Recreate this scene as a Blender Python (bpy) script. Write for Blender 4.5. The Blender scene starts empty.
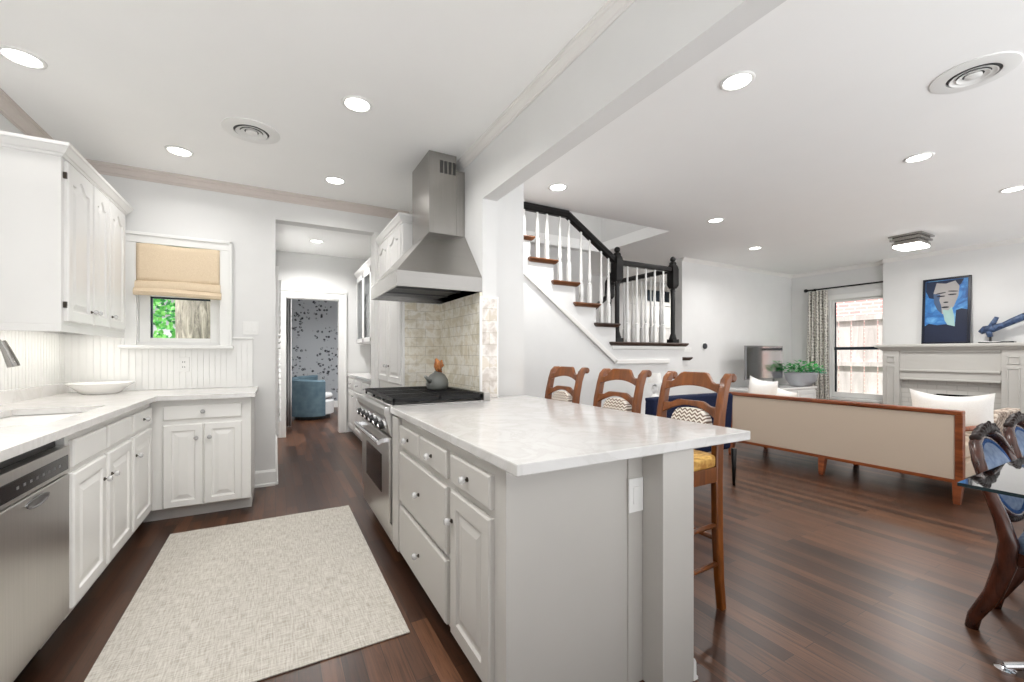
import bpy, bmesh, math, random
from mathutils import Vector
C = bpy.context.scene.collection
SC = bpy.context.scene
PI = math.pi
sin, cos = math.sin, math.cos
R = random.Random(7)

# ------------------------------------------------------------------ camera
cam_d = bpy.data.cameras.new('camera'); cam = bpy.data.objects.new('camera', cam_d); C.objects.link(cam)
YAW = math.radians(29.01)
cam.location = (0, 0, 1.207)
cam.rotation_euler = (PI / 2, 0, -YAW)
cam_d.sensor_fit = 'HORIZONTAL'; cam_d.sensor_width = 36.0
cam_d.lens = 36.0 * 426.6 / 1024
cam_d.shift_x = 0.0; cam_d.shift_y = (354.4 - 341) / 1024
cam_d.clip_start = 0.03; cam_d.clip_end = 200
SC.camera = cam

# ------------------------------------------------------------------ world, exposure
WORLD_SKY, WORLD_LOWER = 0.45, 2.8
w = bpy.data.worlds.new('daylight'); SC.world = w; w.use_nodes = True
wn = w.node_tree.nodes; wn.clear()
wo = wn.new('ShaderNodeOutputWorld'); wb = wn.new('ShaderNodeBackground')
wb.inputs[0].default_value = (0.98, 0.99, 1.0, 1)
# overcast sky above, lower half brightened to throw added light on the ceiling
wt = wn.new('ShaderNodeTexCoord'); wsx = wn.new('ShaderNodeSeparateXYZ'); wr = wn.new('ShaderNodeMapRange')
wr.inputs[1].default_value = -0.06; wr.inputs[2].default_value = 0.06; wr.inputs[3].default_value = WORLD_LOWER; wr.inputs[4].default_value = WORLD_SKY
wl = w.node_tree.links
wl.new(wt.outputs['Generated'], wsx.inputs[0]); wl.new(wsx.outputs[2], wr.inputs[0]); 
wz = wn.new('ShaderNodeMapRange'); wz.inputs[1].default_value = 0.35; wz.inputs[2].default_value = 1.0; wz.inputs[3].default_value = 1.0; wz.inputs[4].default_value = 7.0
wm = wn.new('ShaderNodeMath'); wm.operation = 'MULTIPLY'
wl.new(wsx.outputs[2], wz.inputs[0]); wl.new(wr.outputs[0], wm.inputs[0]); wl.new(wz.outputs[0], wm.inputs[1]); wl.new(wm.outputs[0], wb.inputs[1])
wl.new(wb.outputs[0], wo.inputs[0])
vs = SC.view_settings
vs.view_transform = 'Standard'; vs.look = 'None'; vs.gamma = 1.0; vs.exposure = 0.32
vs.use_curve_mapping = False
FLOOR_EDGE = -1.0
SPREAD = 150
LAMP_W = 10.5         # each recessed downlight
SC.cycles.use_denoising = True
SC.cycles.diffuse_bounces = 10
SC.cycles.max_bounces = 14
SC.cycles.transparent_max_bounces = 12
SC.cycles.sample_clamp_indirect = 8.0
SC.cycles.caustics_reflective = False; SC.cycles.caustics_refractive = False

sun_d = bpy.data.lights.new('sun', 'SUN'); sun_d.energy = 7.0; sun_d.angle = 0.03; sun_d.color = (1, 0.97, 0.92)
sun = bpy.data.objects.new('sun', sun_d); C.objects.link(sun); sun.rotation_euler = (0, -math.radians(20), 0)   # high sun from the sink side, shining on the fence outside
# ------------------------------------------------------------------ materials
def srgb(r, g, b):
    f = lambda c: (c / 255 / 12.92) if c / 255 <= 0.04045 else ((c / 255 + 0.055) / 1.055) ** 2.4
    return (f(r), f(g), f(b), 1)

class NT:
    def __init__(s, name):
        s.m = bpy.data.materials.new(name); s.m.use_nodes = True
        s.t = s.m.node_tree; s.n = s.t.nodes; s.n.clear()
        s.o = s.n.new('ShaderNodeOutputMaterial'); s.b = s.n.new('ShaderNodeBsdfPrincipled')
        s.t.links.new(s.b.outputs[0], s.o.inputs[0])
    def new(s, typ, **kw):
        nd = s.n.new(typ)
        for k, v in kw.items():
            if k.startswith('i_'):
                nd.inputs[k[2:].replace('_', ' ')].default_value = v
            else:
                setattr(nd, k, v)
        return nd
    def link(s, a, b): s.t.links.new(a, b)
    def coords(s, order='xyz', scale=(1, 1, 1)):
        g = s.new('ShaderNodeNewGeometry'); sp = s.new('ShaderNodeSeparateXYZ'); s.link(g.outputs['Position'], sp.inputs[0])
        cb = s.new('ShaderNodeCombineXYZ')
        for i, c in enumerate(order):
            if c in 'xyz': s.link(sp.outputs['xyz'.index(c)], cb.inputs[i])
        mp = s.new('ShaderNodeMapping'); mp.inputs['Scale'].default_value = scale
        s.link(cb.outputs[0], mp.inputs[0]); return mp.outputs[0]
    def obj(s, scale=(1, 1, 1)):
        g = s.new('ShaderNodeTexCoord'); mp = s.new('ShaderNodeMapping'); mp.inputs['Scale'].default_value = scale
        s.link(g.outputs['Object'], mp.inputs[0]); return mp.outputs[0]
    def ramp(s, fac, stops):
        r = s.new('ShaderNodeValToRGB'); e = r.color_ramp.elements
        while len(e) < len(stops): e.new(0.5)
        for q, (p, c) in zip(e, stops): q.position = p; q.color = c
        s.link(fac, r.inputs[0]); return r.outputs[0]
    def noise(s, vec, scale, detail=3, rough=0.55, dist=0):
        nz = s.new('ShaderNodeTexNoise'); nz.inputs['Scale'].default_value = scale; nz.inputs['Detail'].default_value = detail
        nz.inputs['Roughness'].default_value = rough; nz.inputs['Distortion'].default_value = dist
        s.link(vec, nz.inputs['Vector']); return nz.outputs[0]
    def mix(s, fac, a, b, mode='MIX'):
        m = s.new('ShaderNodeMix', data_type='RGBA', blend_type=mode)
        for v, i in ((fac, 0), (a, 6), (b, 7)):
            if hasattr(v, 'is_linked'): s.link(v, m.inputs[i])
            else: m.inputs[i].default_value = v
        return m.outputs[2]
    def bump(s, h, strength=0.2, dist=0.005):
        b = s.new('ShaderNodeBump'); b.inputs['Strength'].default_value = strength; b.inputs['Distance'].default_value = dist
        s.link(h, b.inputs['Height']); s.link(b.outputs[0], s.b.inputs['Normal'])
    def base(s, v):
        if hasattr(v, 'is_linked'): s.link(v, s.b.inputs['Base Color'])
        else: s.b.inputs['Base Color'].default_value = v
    def set(s, **kw):
        for k, v in kw.items(): s.b.inputs[k.replace('_', ' ')].default_value = v
        return s

def paint(name, col, rough=0.5, amt=0.03, spec=0.4):
    n = NT(name); c = srgb(*col); d = tuple(x * (1 - amt) for x in c[:3]) + (1,)
    n.base(n.ramp(n.noise(n.coords(), 3.0), [(0.35, d), (0.65, c)])); n.set(Roughness=rough)
    n.b.inputs['Specular IOR Level'].default_value = spec
    return n.m
def fabric(name, col, col2=None, scale=400, rough=0.95, bump=0.15):
    n = NT(name); c = srgb(*col); d = srgb(*col2) if col2 else tuple(x * 0.85 for x in c[:3]) + (1,)
    v = n.obj(); f = n.noise(v, scale, 2)
    n.base(n.ramp(f, [(0.35, d), (0.65, c)])); n.set(Roughness=rough); n.b.inputs['Specular IOR Level'].default_value = 0.15
    n.bump(f, bump, 0.002); return n.m
def metal(name, col, rough=0.3, brushed=None):
    n = NT(name); c = srgb(*col); n.set(Metallic=1.0, Roughness=rough)
    if brushed:
        f = n.noise(n.obj(brushed), 1.0, 2)
        d = tuple(x * 0.93 for x in c[:3]) + (1,)
        n.base(n.ramp(f, [(0.3, d), (0.7, c)])); n.bump(f, 0.03, 0.001)
    else: n.base(c)
    return n.m
def wood(name, c1, c2, rough=0.35, scale=(30, 30, 3)):
    n = NT(name); v = n.obj(scale); f = n.noise(v, 1.0, 4, 0.6, 1.2)
    n.base(n.ramp(f, [(0.3, srgb(*c1)), (0.7, srgb(*c2))])); n.set(Roughness=rough)
    n.b.inputs['Coat Weight'].default_value = 0.12; n.b.inputs['Coat Roughness'].default_value = 0.15
    return n.m
def glow(name, col, strength):
    n = NT(name); n.base((0.8, 0.8, 0.8, 1)); n.set(Emission_Color=srgb(*col), Emission_Strength=strength); return n.m
def pane_glass(name, tint=(255, 255, 255), refl=0.5):
    n = NT(name); n.n.remove(n.b)
    tr = n.new('ShaderNodeBsdfTransparent'); tr.inputs[0].default_value = srgb(*tint)
    gl = n.new('ShaderNodeBsdfGlossy'); gl.inputs['Roughness'].default_value = 0.02
    fr = n.new('ShaderNodeFresnel'); fr.inputs[0].default_value = 1.5
    mu = n.new('ShaderNodeMath', operation='MULTIPLY'); mu.inputs[1].default_value = refl; n.link(fr.outputs[0], mu.inputs[0])
    mx = n.new('ShaderNodeMixShader'); n.link(mu.outputs[0], mx.inputs[0]); n.link(tr.outputs[0], mx.inputs[1]); n.link(gl.outputs[0], mx.inputs[2])
    n.link(mx.outputs[0], n.o.inputs[0]); return n.m

def floor_mat():
    n = NT('dark_oak_planks')
    v = n.coords('yx', (1, 1, 1))
    br = n.new('ShaderNodeTexBrick', offset=0.37, offset_frequency=2, squash=1.0)
    n.link(v, br.inputs['Vector'])
    br.inputs['Color1'].default_value = srgb(72, 45, 30); br.inputs['Color2'].default_value = srgb(128, 88, 63)
    br.inputs['Mortar'].default_value = srgb(38, 23, 16); br.inputs['Scale'].default_value = 1.0
    br.inputs['Mortar Size'].default_value = 0.0012; br.inputs['Bias'].default_value = -0.2
    br.inputs['Brick Width'].default_value = 0.95; br.inputs['Row Height'].default_value = 0.076
    # offset grain per board with a coarse noise so neighbouring boards differ
    g1 = n.noise(n.coords('yx', (2.2, 38, 1)), 1.0, 5, 0.65, 1.5)
    grain = n.ramp(g1, [(0.3, srgb(120, 112, 106)), (0.5, srgb(220, 216, 212)), (0.7, srgb(255, 255, 255))])
    c = n.mix(0.9, br.outputs['Color'], grain, 'MULTIPLY')
    g2 = n.noise(n.coords('yx', (0.9, 6.0, 1)), 1.0, 2, 0.5, 0.6)
    c = n.mix(0.55, c, n.ramp(g2, [(0.3, srgb(150, 130, 118)), (0.7, srgb(255, 255, 255))]), 'MULTIPLY')
    n.base(c)
    rr = n.new('ShaderNodeMapRange'); rr.inputs[3].default_value = 0.26; rr.inputs[4].default_value = 0.42
    n.link(g1, rr.inputs[0]); n.link(rr.outputs[0], n.b.inputs['Roughness'])
    n.b.inputs['Specular IOR Level'].default_value = 0.5
    n.bump(g1, 0.06, 0.002)
    return n.m
def rug_mat():
    n = NT('woven_rug')
    a = n.noise(n.coords('xyz', (14, 160, 1)), 1.0, 2, 0.6); b = n.noise(n.coords('xyz', (160, 14, 1)), 1.0, 2, 0.6)
    m = n.new('ShaderNodeMath', operation='ADD'); n.link(a, m.inputs[0]); n.link(b, m.inputs[1])
    h = n.new('ShaderNodeMath', operation='MULTIPLY'); n.link(m.outputs[0], h.inputs[0]); h.inputs[1].default_value = 0.5
    n.base(n.ramp(h.outputs[0], [(0.36, srgb(158, 152, 143)), (0.5, srgb(182, 177, 168)), (0.62, srgb(197, 193, 185))]))
    n.set(Roughness=0.95); n.b.inputs['Specular IOR Level'].default_value = 0.1; n.bump(h.outputs[0], 0.4, 0.003); return n.m
def tile_mat(name, order, c1, c2, vein, width=0.15, row=0.075):
    n = NT(name); v = n.coords(order)
    br = n.new('ShaderNodeTexBrick', offset=0.5); n.link(v, br.inputs['Vector'])
    br.inputs['Color1'].default_value = srgb(*c1); br.inputs['Color2'].default_value = srgb(*c2); br.inputs['Mortar'].default_value = srgb(206, 200, 188)
    br.inputs['Scale'].default_value = 1.0; br.inputs['Mortar Size'].default_value = 0.0016
    br.inputs['Brick Width'].default_value = width; br.inputs['Row Height'].default_value = row
    z = n.noise(n.coords(), 9.0, 5, 0.62, 0.3)
    n.base(n.mix(0.85, br.outputs['Color'], n.ramp(z, [(0.38, srgb(*vein)), (0.52, (1, 1, 1, 1)), (0.6, srgb(238, 232, 220))]), 'MULTIPLY'))
    n.set(Roughness=0.16); n.bump(br.outputs['Fac'], -0.3, 0.002); return n.m
def quartz_mat(name='white_quartz', k=0):
    n = NT(name); z = n.noise(n.coords(), 2.6, 6, 0.65, 2.2)
    n.base(n.ramp(z, [(0.4, srgb(216 - k, 214 - k, 212 - k)), (0.50, srgb(209 - k, 207 - k, 204 - k)), (0.53, srgb(216 - k, 214 - k, 212 - k)), (0.7, srgb(219 - k, 218 - k, 216 - k))]))
    n.set(Roughness=0.14); return n.m
def wallpaper_mat():
    n = NT('floral_wallpaper'); v = n.coords('xz')
    vo = n.new('ShaderNodeTexVoronoi'); vo.inputs['Scale'].default_value = 13; n.link(v, vo.inputs['Vector'])
    big = n.new('ShaderNodeTexVoronoi'); big.inputs['Scale'].default_value = 2.6; big.inputs['Randomness'].default_value = 0.55; n.link(v, big.inputs['Vector'])
    m1 = n.ramp(vo.outputs['Distance'], [(0.30, (1, 1, 1, 1)), (0.42, (0, 0, 0, 1))])
    m2 = n.ramp(big.outputs['Distance'], [(0.52, (1, 1, 1, 1)), (0.62, (0, 0, 0, 1))])
    m3 = n.ramp(n.noise(v, 30, 2), [(0.40, (0, 0, 0, 1)), (0.46, (1, 1, 1, 1))])
    f = n.mix(1.0, n.mix(1.0, m1, m2, 'MULTIPLY'), m3, 'MULTIPLY')
    n.base(n.mix(f, srgb(176, 182, 188), srgb(44, 48, 56))); n.set(Roughness=0.7); return n.m
def chevron_mat():
    n = NT('chevron_fabric'); v = n.obj(); sp = n.new('ShaderNodeSeparateXYZ'); n.link(v, sp.inputs[0])
    def mth(op, a, b=None):
        q = n.new('ShaderNodeMath', operation=op)
        for i, x in enumerate((a, b)):
            if x is None: continue
            if hasattr(x, 'is_linked'): n.link(x, q.inputs[i])
            else: q.inputs[i].default_value = x
        return q.outputs[0]
    zig = mth('PINGPONG', sp.outputs[1], 0.015); t = mth('ADD', mth('MULTIPLY', zig, 0.8), sp.outputs[2])
    s = mth('PINGPONG', t, 0.009)
    n.base(n.ramp(mth('MULTIPLY', s, 110), [(0.4, srgb(120, 100, 88)), (0.55, srgb(236, 230, 220))])); n.set(Roughness=0.95); return n.m
def curtain_mat():
    n = NT('patterned_linen'); v = n.coords('yz', (1, 1, 1))
    vo = n.new('ShaderNodeTexVoronoi'); vo.inputs['Scale'].default_value = 38; vo.inputs['Randomness'].default_value = 0.25; n.link(v, vo.inputs['Vector'])
    n.base(n.ramp(vo.outputs['Distance'], [(0.3, srgb(92, 88, 84)), (0.42, srgb(226, 222, 214))])); n.set(Roughness=0.95); return n.m
def brick_mat():
    n = NT('pink_brick'); v = n.coords('yz')
    br = n.new('ShaderNodeTexBrick'); n.link(v, br.inputs['Vector']); br.inputs['Scale'].default_value = 1.0
    br.inputs['Color1'].default_value = srgb(206, 150, 150); br.inputs['Color2'].default_value = srgb(222, 178, 176); br.inputs['Mortar'].default_value = srgb(240, 234, 232)
    br.inputs['Mortar Size'].default_value = 0.010; br.inputs['Brick Width'].default_value = 0.22; br.inputs['Row Height'].default_value = 0.085
    n.base(br.outputs['Color']); n.set(Roughness=0.9); return n.m
def painted_brick_mat():
    n = NT('painted_brick'); v = n.coords('yz')
    br = n.new('ShaderNodeTexBrick'); n.link(v, br.inputs['Vector']); br.inputs['Scale'].default_value = 1.0
    for k in ('Color1', 'Color2'): br.inputs[k].default_value = srgb(192, 190, 185)
    br.inputs['Mortar'].default_value = srgb(178, 176, 171); br.inputs['Mortar Size'].default_value = 0.006
    br.inputs['Brick Width'].default_value = 0.21; br.inputs['Row Height'].default_value = 0.07
    n.base(br.outputs['Color']); n.set(Roughness=0.6); n.bump(br.outputs['Fac'], -0.5, 0.004); return n.m
def bark_mat():
    n = NT('tree_bark'); z = n.noise(n.obj((9, 9, 1.6)), 1.6, 5, 0.7, 0.8)
    n.base(n.ramp(z, [(0.35, srgb(96, 88, 82)), (0.65, srgb(190, 178, 168))])); n.set(Roughness=0.95); n.bump(z, 0.8, 0.03); return n.m
def leaf_mat(name, c1, c2):
    n = NT(name); z = n.noise(n.coords(), 3.0, 3)
    n.base(n.ramp(z, [(0.35, srgb(*c1)), (0.65, srgb(*c2))])); n.set(Roughness=0.6); return n.m
def canvas_mat():
    n = NT('painted_canvas_blue'); z = n.noise(n.coords('yz'), 6, 4, 0.6, 1.0)
    n.base(n.ramp(z, [(0.3, srgb(22, 62, 120)), (0.5, srgb(46, 116, 184)), (0.7, srgb(104, 168, 214))])); n.set(Roughness=0.5); return n.m
def pattern_fabric():
    n = NT('brown_patterned_upholstery'); z = n.noise(n.coords(), 14, 4, 0.6, 1.5)
    n.base(n.ramp(z, [(0.38, srgb(92, 76, 66)), (0.5, srgb(158, 142, 128)), (0.62, srgb(196, 184, 170))])); n.set(Roughness=0.95); return n.m
def rush_mat():
    n = NT('woven_rush'); z = n.noise(n.obj((20, 130, 20)), 1.0, 2)
    n.base(n.ramp(z, [(0.35, srgb(168, 116, 48)), (0.65, srgb(232, 190, 104))])); n.set(Roughness=0.7); n.bump(z, 0.5, 0.004); return n.m

M = dict(
    wall=paint('wall_white', (219, 219, 218), 0.6), ceil=paint('ceiling_white', (243, 243, 242), 0.8, 0.01, 0.2),
    trim=paint('trim_white', (230, 230, 228), 0.35), taupe=paint('crown_taupe', (203, 194, 188), 0.5),
    crown=paint('crown_grey_white', (226, 224, 221), 0.45),
    cab=paint('cabinet_white', (222, 221, 219), 0.32), cab_low=paint('cabinet_pale_grey', (233, 232, 229), 0.32),
    island=paint('island_greige', (184, 181, 176), 0.35), floor=floor_mat(), rug=rug_mat(), rug_edge=fabric('rug_edge', (196, 192, 182)),
    quartz=quartz_mat(), island_quartz=quartz_mat('island_quartz', 24), steel=metal('brushed_steel', (205, 203, 200), 0.28, (3, 3, 160)), steel_v=metal('brushed_steel_upright', (208, 206, 203), 0.3, (120, 120, 3)),
    hood_steel=metal('hood_steel', (172, 169, 165), 0.27, (3, 3, 160)), hood_steel_v=metal('hood_steel_upright', (172, 169, 165), 0.27, (120, 120, 3)), steel_dark=metal('dark_steel', (90, 90, 90), 0.35), chrome=metal('chrome', (225, 225, 228), 0.08), nickel=metal('nickel', (165, 162, 158), 0.2),
    black=paint('black_iron', (22, 22, 23), 0.45), gloss_black=paint('gloss_black', (12, 12, 14), 0.06), ctrl=paint('control_black', (24, 24, 26), 0.15),
    sink=paint('sink_white', (226, 224, 221), 0.15), china=paint('china_white', (244, 243, 241), 0.12),
    tile_side=tile_mat('marble_tile_side', 'yz', (252, 249, 240), (244, 239, 224), (226, 220, 204)),
    tile_end=tile_mat('marble_tile_end', 'xz', (252, 249, 242), (244, 239, 226), (226, 220, 206)),
    tile_jamb=tile_mat('marble_tile_jamb', 'xz', (242, 238, 234), (226, 220, 214), (216, 210, 204), 0.12, 0.085),
    knob=NT('crystal_knob').set(Base_Color=(0.9, 0.9, 0.9, 1), Roughness=0.05, Transmission_Weight=0.55).m,
    knobbase=metal('knob_base', (80, 74, 68), 0.35),
    shade=fabric('cream_shade_fabric', (222, 205, 180), (208, 188, 160), 260), plate=paint('plate_white', (228, 228, 226), 0.3),
    slot=paint('slot_dark', (70, 70, 70), 0.5), glass=pane_glass('window_glass'), cab_glass=pane_glass('cabinet_glass', (240, 244, 246), 0.8),
    table_glass=pane_glass('table_glass', (222, 232, 234), 2.2), glass_edge=paint('glass_edge_dark_green', (24, 40, 44), 0.1),
    lamp=glow('lamp_white', (255, 252, 246), 9.0), strip=glow('strip_lamp', (255, 250, 240), 5.0),
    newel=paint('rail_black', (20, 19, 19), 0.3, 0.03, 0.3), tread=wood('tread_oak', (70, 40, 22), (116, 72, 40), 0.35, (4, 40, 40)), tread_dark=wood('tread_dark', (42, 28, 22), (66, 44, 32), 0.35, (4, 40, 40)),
    stool=wood('stool_cherry', (78, 38, 10), (140, 78, 24), 0.34, (14, 14, 3)), rush=rush_mat(), chevron=chevron_mat(),
    sofa_wood=wood('sofa_mahogany', (100, 48, 24), (150, 82, 44), 0.3, (20, 3, 20)), sofa_fab=fabric('sofa_tan_linen', (208, 192, 174), (186, 170, 152), 300),
    pillow=fabric('pillow_white', (242, 241, 238), (230, 228, 224), 200), navy=fabric('navy_velvet', (26, 34, 62), (16, 22, 44), 120, 0.8),
    teal=fabric('teal_velvet', (92, 112, 122), (78, 98, 110), 8, 0.7, 0.05), cushion_grey=fabric('pale_grey_upholstery', (196, 198, 200)),
    drape=fabric('grey_drape', (190, 190, 190), (172, 172, 174), 90), paper=wallpaper_mat(), curtain=curtain_mat(),
    stone=paint('mantel_stone_grey', (192, 190, 185), 0.45), pbrick=painted_brick_mat(), soot=paint('firebox_black', (20, 20, 20), 0.9),
    mahog=wood('victorian_mahogany', (44, 22, 16), (84, 44, 30), 0.25, (16, 16, 4)), blue_up=fabric('blue_velvet_upholstery', (124, 138, 160), (98, 114, 140), 30, 0.8, 0.05),
    blue_pipe=fabric('blue_piping', (62, 92, 140), (44, 72, 116), 80), carved=paint('carved_dark_wood', (38, 24, 20), 0.45, 0.3, 0.2),
    armchair=pattern_fabric(), screen=metal('tv_screen', (165, 167, 170), 0.09), silver=metal('silver_plastic', (150, 150, 152), 0.35),
    pot=paint('planter_grey', (186, 188, 194), 0.6, 0.2), plant=leaf_mat('plant_green', (30, 130, 60), (90, 210, 110)), plant_teal=leaf_mat('plant_teal', (60, 150, 130), (130, 200, 180)), soil=paint('soil', (48, 38, 30), 0.9),
    fence=wood('weathered_fence', (176, 170, 168), (214, 209, 208), 0.9, (6, 6, 1.2)), brick=brick_mat(), grass=leaf_mat('lawn', (70, 110, 50), (110, 150, 70)),
    bark=bark_mat(), leaf=leaf_mat('leaf_green', (30, 150, 60), (150, 220, 120)), leafdark=leaf_mat('leaf_dark', (20, 90, 40), (60, 150, 80)),
    canvas=canvas_mat(), frame=paint('frame_navy_black', (20, 24, 40), 0.35), skin=paint('paint_grey_beige', (168, 164, 162), 0.5, 0.15), hair=paint('paint_dark_blue', (22, 38, 68), 0.5, 0.2),
    navyp=paint('paint_navy', (18, 30, 58), 0.5, 0.2), collar=paint('paint_pale_teal', (166, 200, 196), 0.5, 0.2), shadowp=paint('paint_slate', (70, 92, 124), 0.5, 0.2), ink=paint('paint_ink', (20, 24, 36), 0.5),
    drift=wood('blue_driftwood', (20, 32, 58), (80, 106, 146), 0.5, (6, 20, 20)), kettle=paint('grey_stoneware', (122, 124, 120), 0.35, 0.2), amber=wood('amber_horn', (120, 50, 20), (224, 150, 84), 0.2, (60, 60, 20)),
    blackwin=metal('sash_dark', (60, 66, 74), 0.4), door_grey=paint('door_grey_white', (214, 212, 208), 0.4), slate=paint('thermostat_dark', (60, 62, 66), 0.3),
    blind=paint('shutter_white', (246, 246, 245), 0.4),
)

# ------------------------------------------------------------------ mesh helpers
class MB:
    def __init__(s): s.v = []; s.f = []; s.mi = []; s.cur = 0
    def add(s, vs, fs):
        k = len(s.v); s.v += [tuple(p) for p in vs]
        for f in fs: s.f.append([k + i for i in f]); s.mi.append(s.cur)
        return s
    def box(s, x0, x1, y0, y1, z0, z1):
        if x0 > x1: x0, x1 = x1, x0
        if y0 > y1: y0, y1 = y1, y0
        if z0 > z1: z0, z1 = z1, z0
        return s.add([(x, y, z) for z in (z0, z1) for y in (y0, y1) for x in (x0, x1)],
                     [(0, 2, 3, 1), (4, 5, 7, 6), (0, 1, 5, 4), (2, 6, 7, 3), (0, 4, 6, 2), (1, 3, 7, 5)])
    def prism(s, pts, axis, a0, a1):
        n = len(pts)
        def mk(p, a): return {'x': (a, p[0], p[1]), 'y': (p[0], a, p[1]), 'z': (p[0], p[1], a)}[axis]
        vs = [mk(p, a0) for p in pts] + [mk(p, a1) for p in pts]
        return s.add(vs, [tuple(range(n))[::-1], tuple(range(n, 2 * n))] + [(i, (i + 1) % n, n + (i + 1) % n, n + i) for i in range(n)])
    def loft(s, rings, cap0=True, cap1=True):
        n = len(rings[0]); vs = [p for r in rings for p in r]; fs = []
        for j in range(len(rings) - 1):
            for i in range(n): fs.append((j * n + i, j * n + (i + 1) % n, (j + 1) * n + (i + 1) % n, (j + 1) * n + i))
        if cap0: fs.append(tuple(range(n))[::-1])
        if cap1: fs.append(tuple(range((len(rings) - 1) * n, len(rings) * n)))
        return s.add(vs, fs)
    def lathe(s, c, prof, n=20, axis='z', caps=True):
        rings = []
        for r, h in prof:
            r = max(r, 1e-4); ring = []
            for i in range(n):
                a = 2 * PI * (i + (0.5 if n == 4 else 0)) / n; u, v = r * cos(a), r * sin(a)
                if n == 4: u, v = u * 1.4142, v * 1.4142
                ring.append({'z': (c[0] + u, c[1] + v, c[2] + h), 'x': (c[0] + h, c[1] + u, c[2] + v), 'y': (c[0] + u, c[1] + h, c[2] + v)}[axis])
            rings.append(ring)
        return s.loft(rings, caps, caps)
    def tube(s, pts, rad, n=10):
        P = [Vector(p) for p in pts]; rings = []; up = Vector((0, 0, 1)); prev = None
        for i, p in enumerate(P):
            t = (P[min(i + 1, len(P) - 1)] - P[max(i - 1, 0)]).normalized()
            if prev is None:
                a = t.cross(up)
                if a.length < 1e-3: a = t.cross(Vector((1, 0, 0)))
                a.normalize()
            else:
                a = prev - t * prev.dot(t); a.normalize()
            prev = a; b = t.cross(a)
            r = rad[i] if isinstance(rad, (list, tuple)) else rad
            rx, ry = r if isinstance(r, (list, tuple)) else (r, r)
            rings.append([tuple(p + a * rx * cos(2 * PI * k / n) + b * ry * sin(2 * PI * k / n)) for k in range(n)])
        return s.loft(rings)
    def bar(s, pts, wa, wb, ya=None):
        """square section along pts in the xz plane, wa across y, wb in plane (lists allowed)"""
        P = pts; rings = []
        for i, p in enumerate(P):
            q0 = P[max(i - 1, 0)]; q1 = P[min(i + 1, len(P) - 1)]
            tx, tz = q1[0] - q0[0], q1[2] - q0[2]; l = math.hypot(tx, tz) or 1; nx, nz = -tz / l, tx / l
            a = (wa[i] if isinstance(wa, (list, tuple)) else wa) / 2; b = (wb[i] if isinstance(wb, (list, tuple)) else wb) / 2
            rings.append([(p[0] + nx * b * sx, p[1] + a * sy, p[2] + nz * b * sx) for sx, sy in ((-1, -1), (1, -1), (1, 1), (-1, 1))])
        return s.loft(rings)
    def sphere(s, c, r, n=16, m=10, f=None):
        rx, ry, rz = r if isinstance(r, (list, tuple)) else (r, r, r); rings = []
        for j in range(1, m):
            th = PI * j / m
            rings.append([(c[0] + rx * sin(th) * cos(2 * PI * i / n), c[1] + ry * sin(th) * sin(2 * PI * i / n), c[2] - rz * cos(th)) for i in range(n)])
        k = len(s.v); s.loft(rings, False, False)
        b = len(s.v); s.v += [(c[0], c[1], c[2] - rz), (c[0], c[1], c[2] + rz)]
        last = k + (m - 2) * n
        for i in range(n):
            s.f.append([b, k + (i + 1) % n, k + i]); s.mi.append(s.cur)
            s.f.append([b + 1, last + i, last + (i + 1) % n]); s.mi.append(s.cur)
        return s
    def grid(s, fn, nu, nv, thick=None):
        vs = [fn(i / nu, j / nv) for j in range(nv + 1) for i in range(nu + 1)]
        return s.add(vs, [(j * (nu + 1) + i, j * (nu + 1) + i + 1, (j + 1) * (nu + 1) + i + 1, (j + 1) * (nu + 1) + i) for j in range(nv) for i in range(nu)])
    def build(s, name, mats, parent=None, label=None, bevel=0, smooth=False, local=False, kind=None, seg=2, subsurf=0, solid=0):
        me = bpy.data.meshes.new(name)
        off = Vector((0, 0, 0))
        if parent is not None and not local:
            p = parent
            while p is not None: off += p.location; p = p.parent
        me.from_pydata([Vector(v) - off for v in s.v], [], s.f)
        mats = mats if isinstance(mats, (list, tuple)) else [mats]
        for m in mats: me.materials.append(M[m])
        me.polygons.foreach_set('material_index', s.mi)
        bm = bmesh.new(); bm.from_mesh(me); bmesh.ops.recalc_face_normals(bm, faces=bm.faces); bm.to_mesh(me); bm.free()
        o = bpy.data.objects.new(name, me); C.objects.link(o)
        if parent is not None: o.parent = parent
        if solid:
            md = o.modifiers.new('thickness', 'SOLIDIFY'); md.thickness = solid; md.offset = 0
        if bevel:
            md = o.modifiers.new('bevel', 'BEVEL'); md.width = bevel; md.segments = seg; md.limit_method = 'ANGLE'; md.angle_limit = math.radians(40)
        if subsurf:
            md = o.modifiers.new('subdiv', 'SUBSURF'); md.levels = subsurf; md.render_levels = subsurf
        if smooth:
            me.polygons.foreach_set('use_smooth', [True] * len(me.polygons))
            if smooth == 'auto': me.set_sharp_from_angle(angle=math.radians(35))
        if label: o['label'] = label
        if kind: o['kind'] = kind
        return o

def tag(o, label, cat, group=None, kind=None):
    o['label'] = label; o['category'] = cat
    if group: o['group'] = group
    if kind: o['kind'] = kind
    return o
def thing(name, label, cat, loc=(0, 0, 0), rz=0, group=None):
    o = bpy.data.objects.new(name, None); C.objects.link(o); o.location = loc; o.rotation_euler = (0, 0, rz); o.empty_display_size = 0.1
    return tag(o, label, cat, group)
def struct(name, mb, mat, **kw):
    return mb.build(name, mat, kind='structure', **kw)
def dup(root, loc, rz, label, group=None):
    r = root.copy(); C.objects.link(r); r.location = loc; r.rotation_euler = (0, 0, rz); r['label'] = label
    if group: r['group'] = group
    def rec(src, dst):
        for ch in list(src.children):
            c = ch.copy(); C.objects.link(c); c.parent = dst; rec(ch, c)
    rec(root, r)
    return r
def bx(*a): return MB().box(*a)

CZ = 2.71      # ceiling
HB = 2.30      # beam soffit

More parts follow.
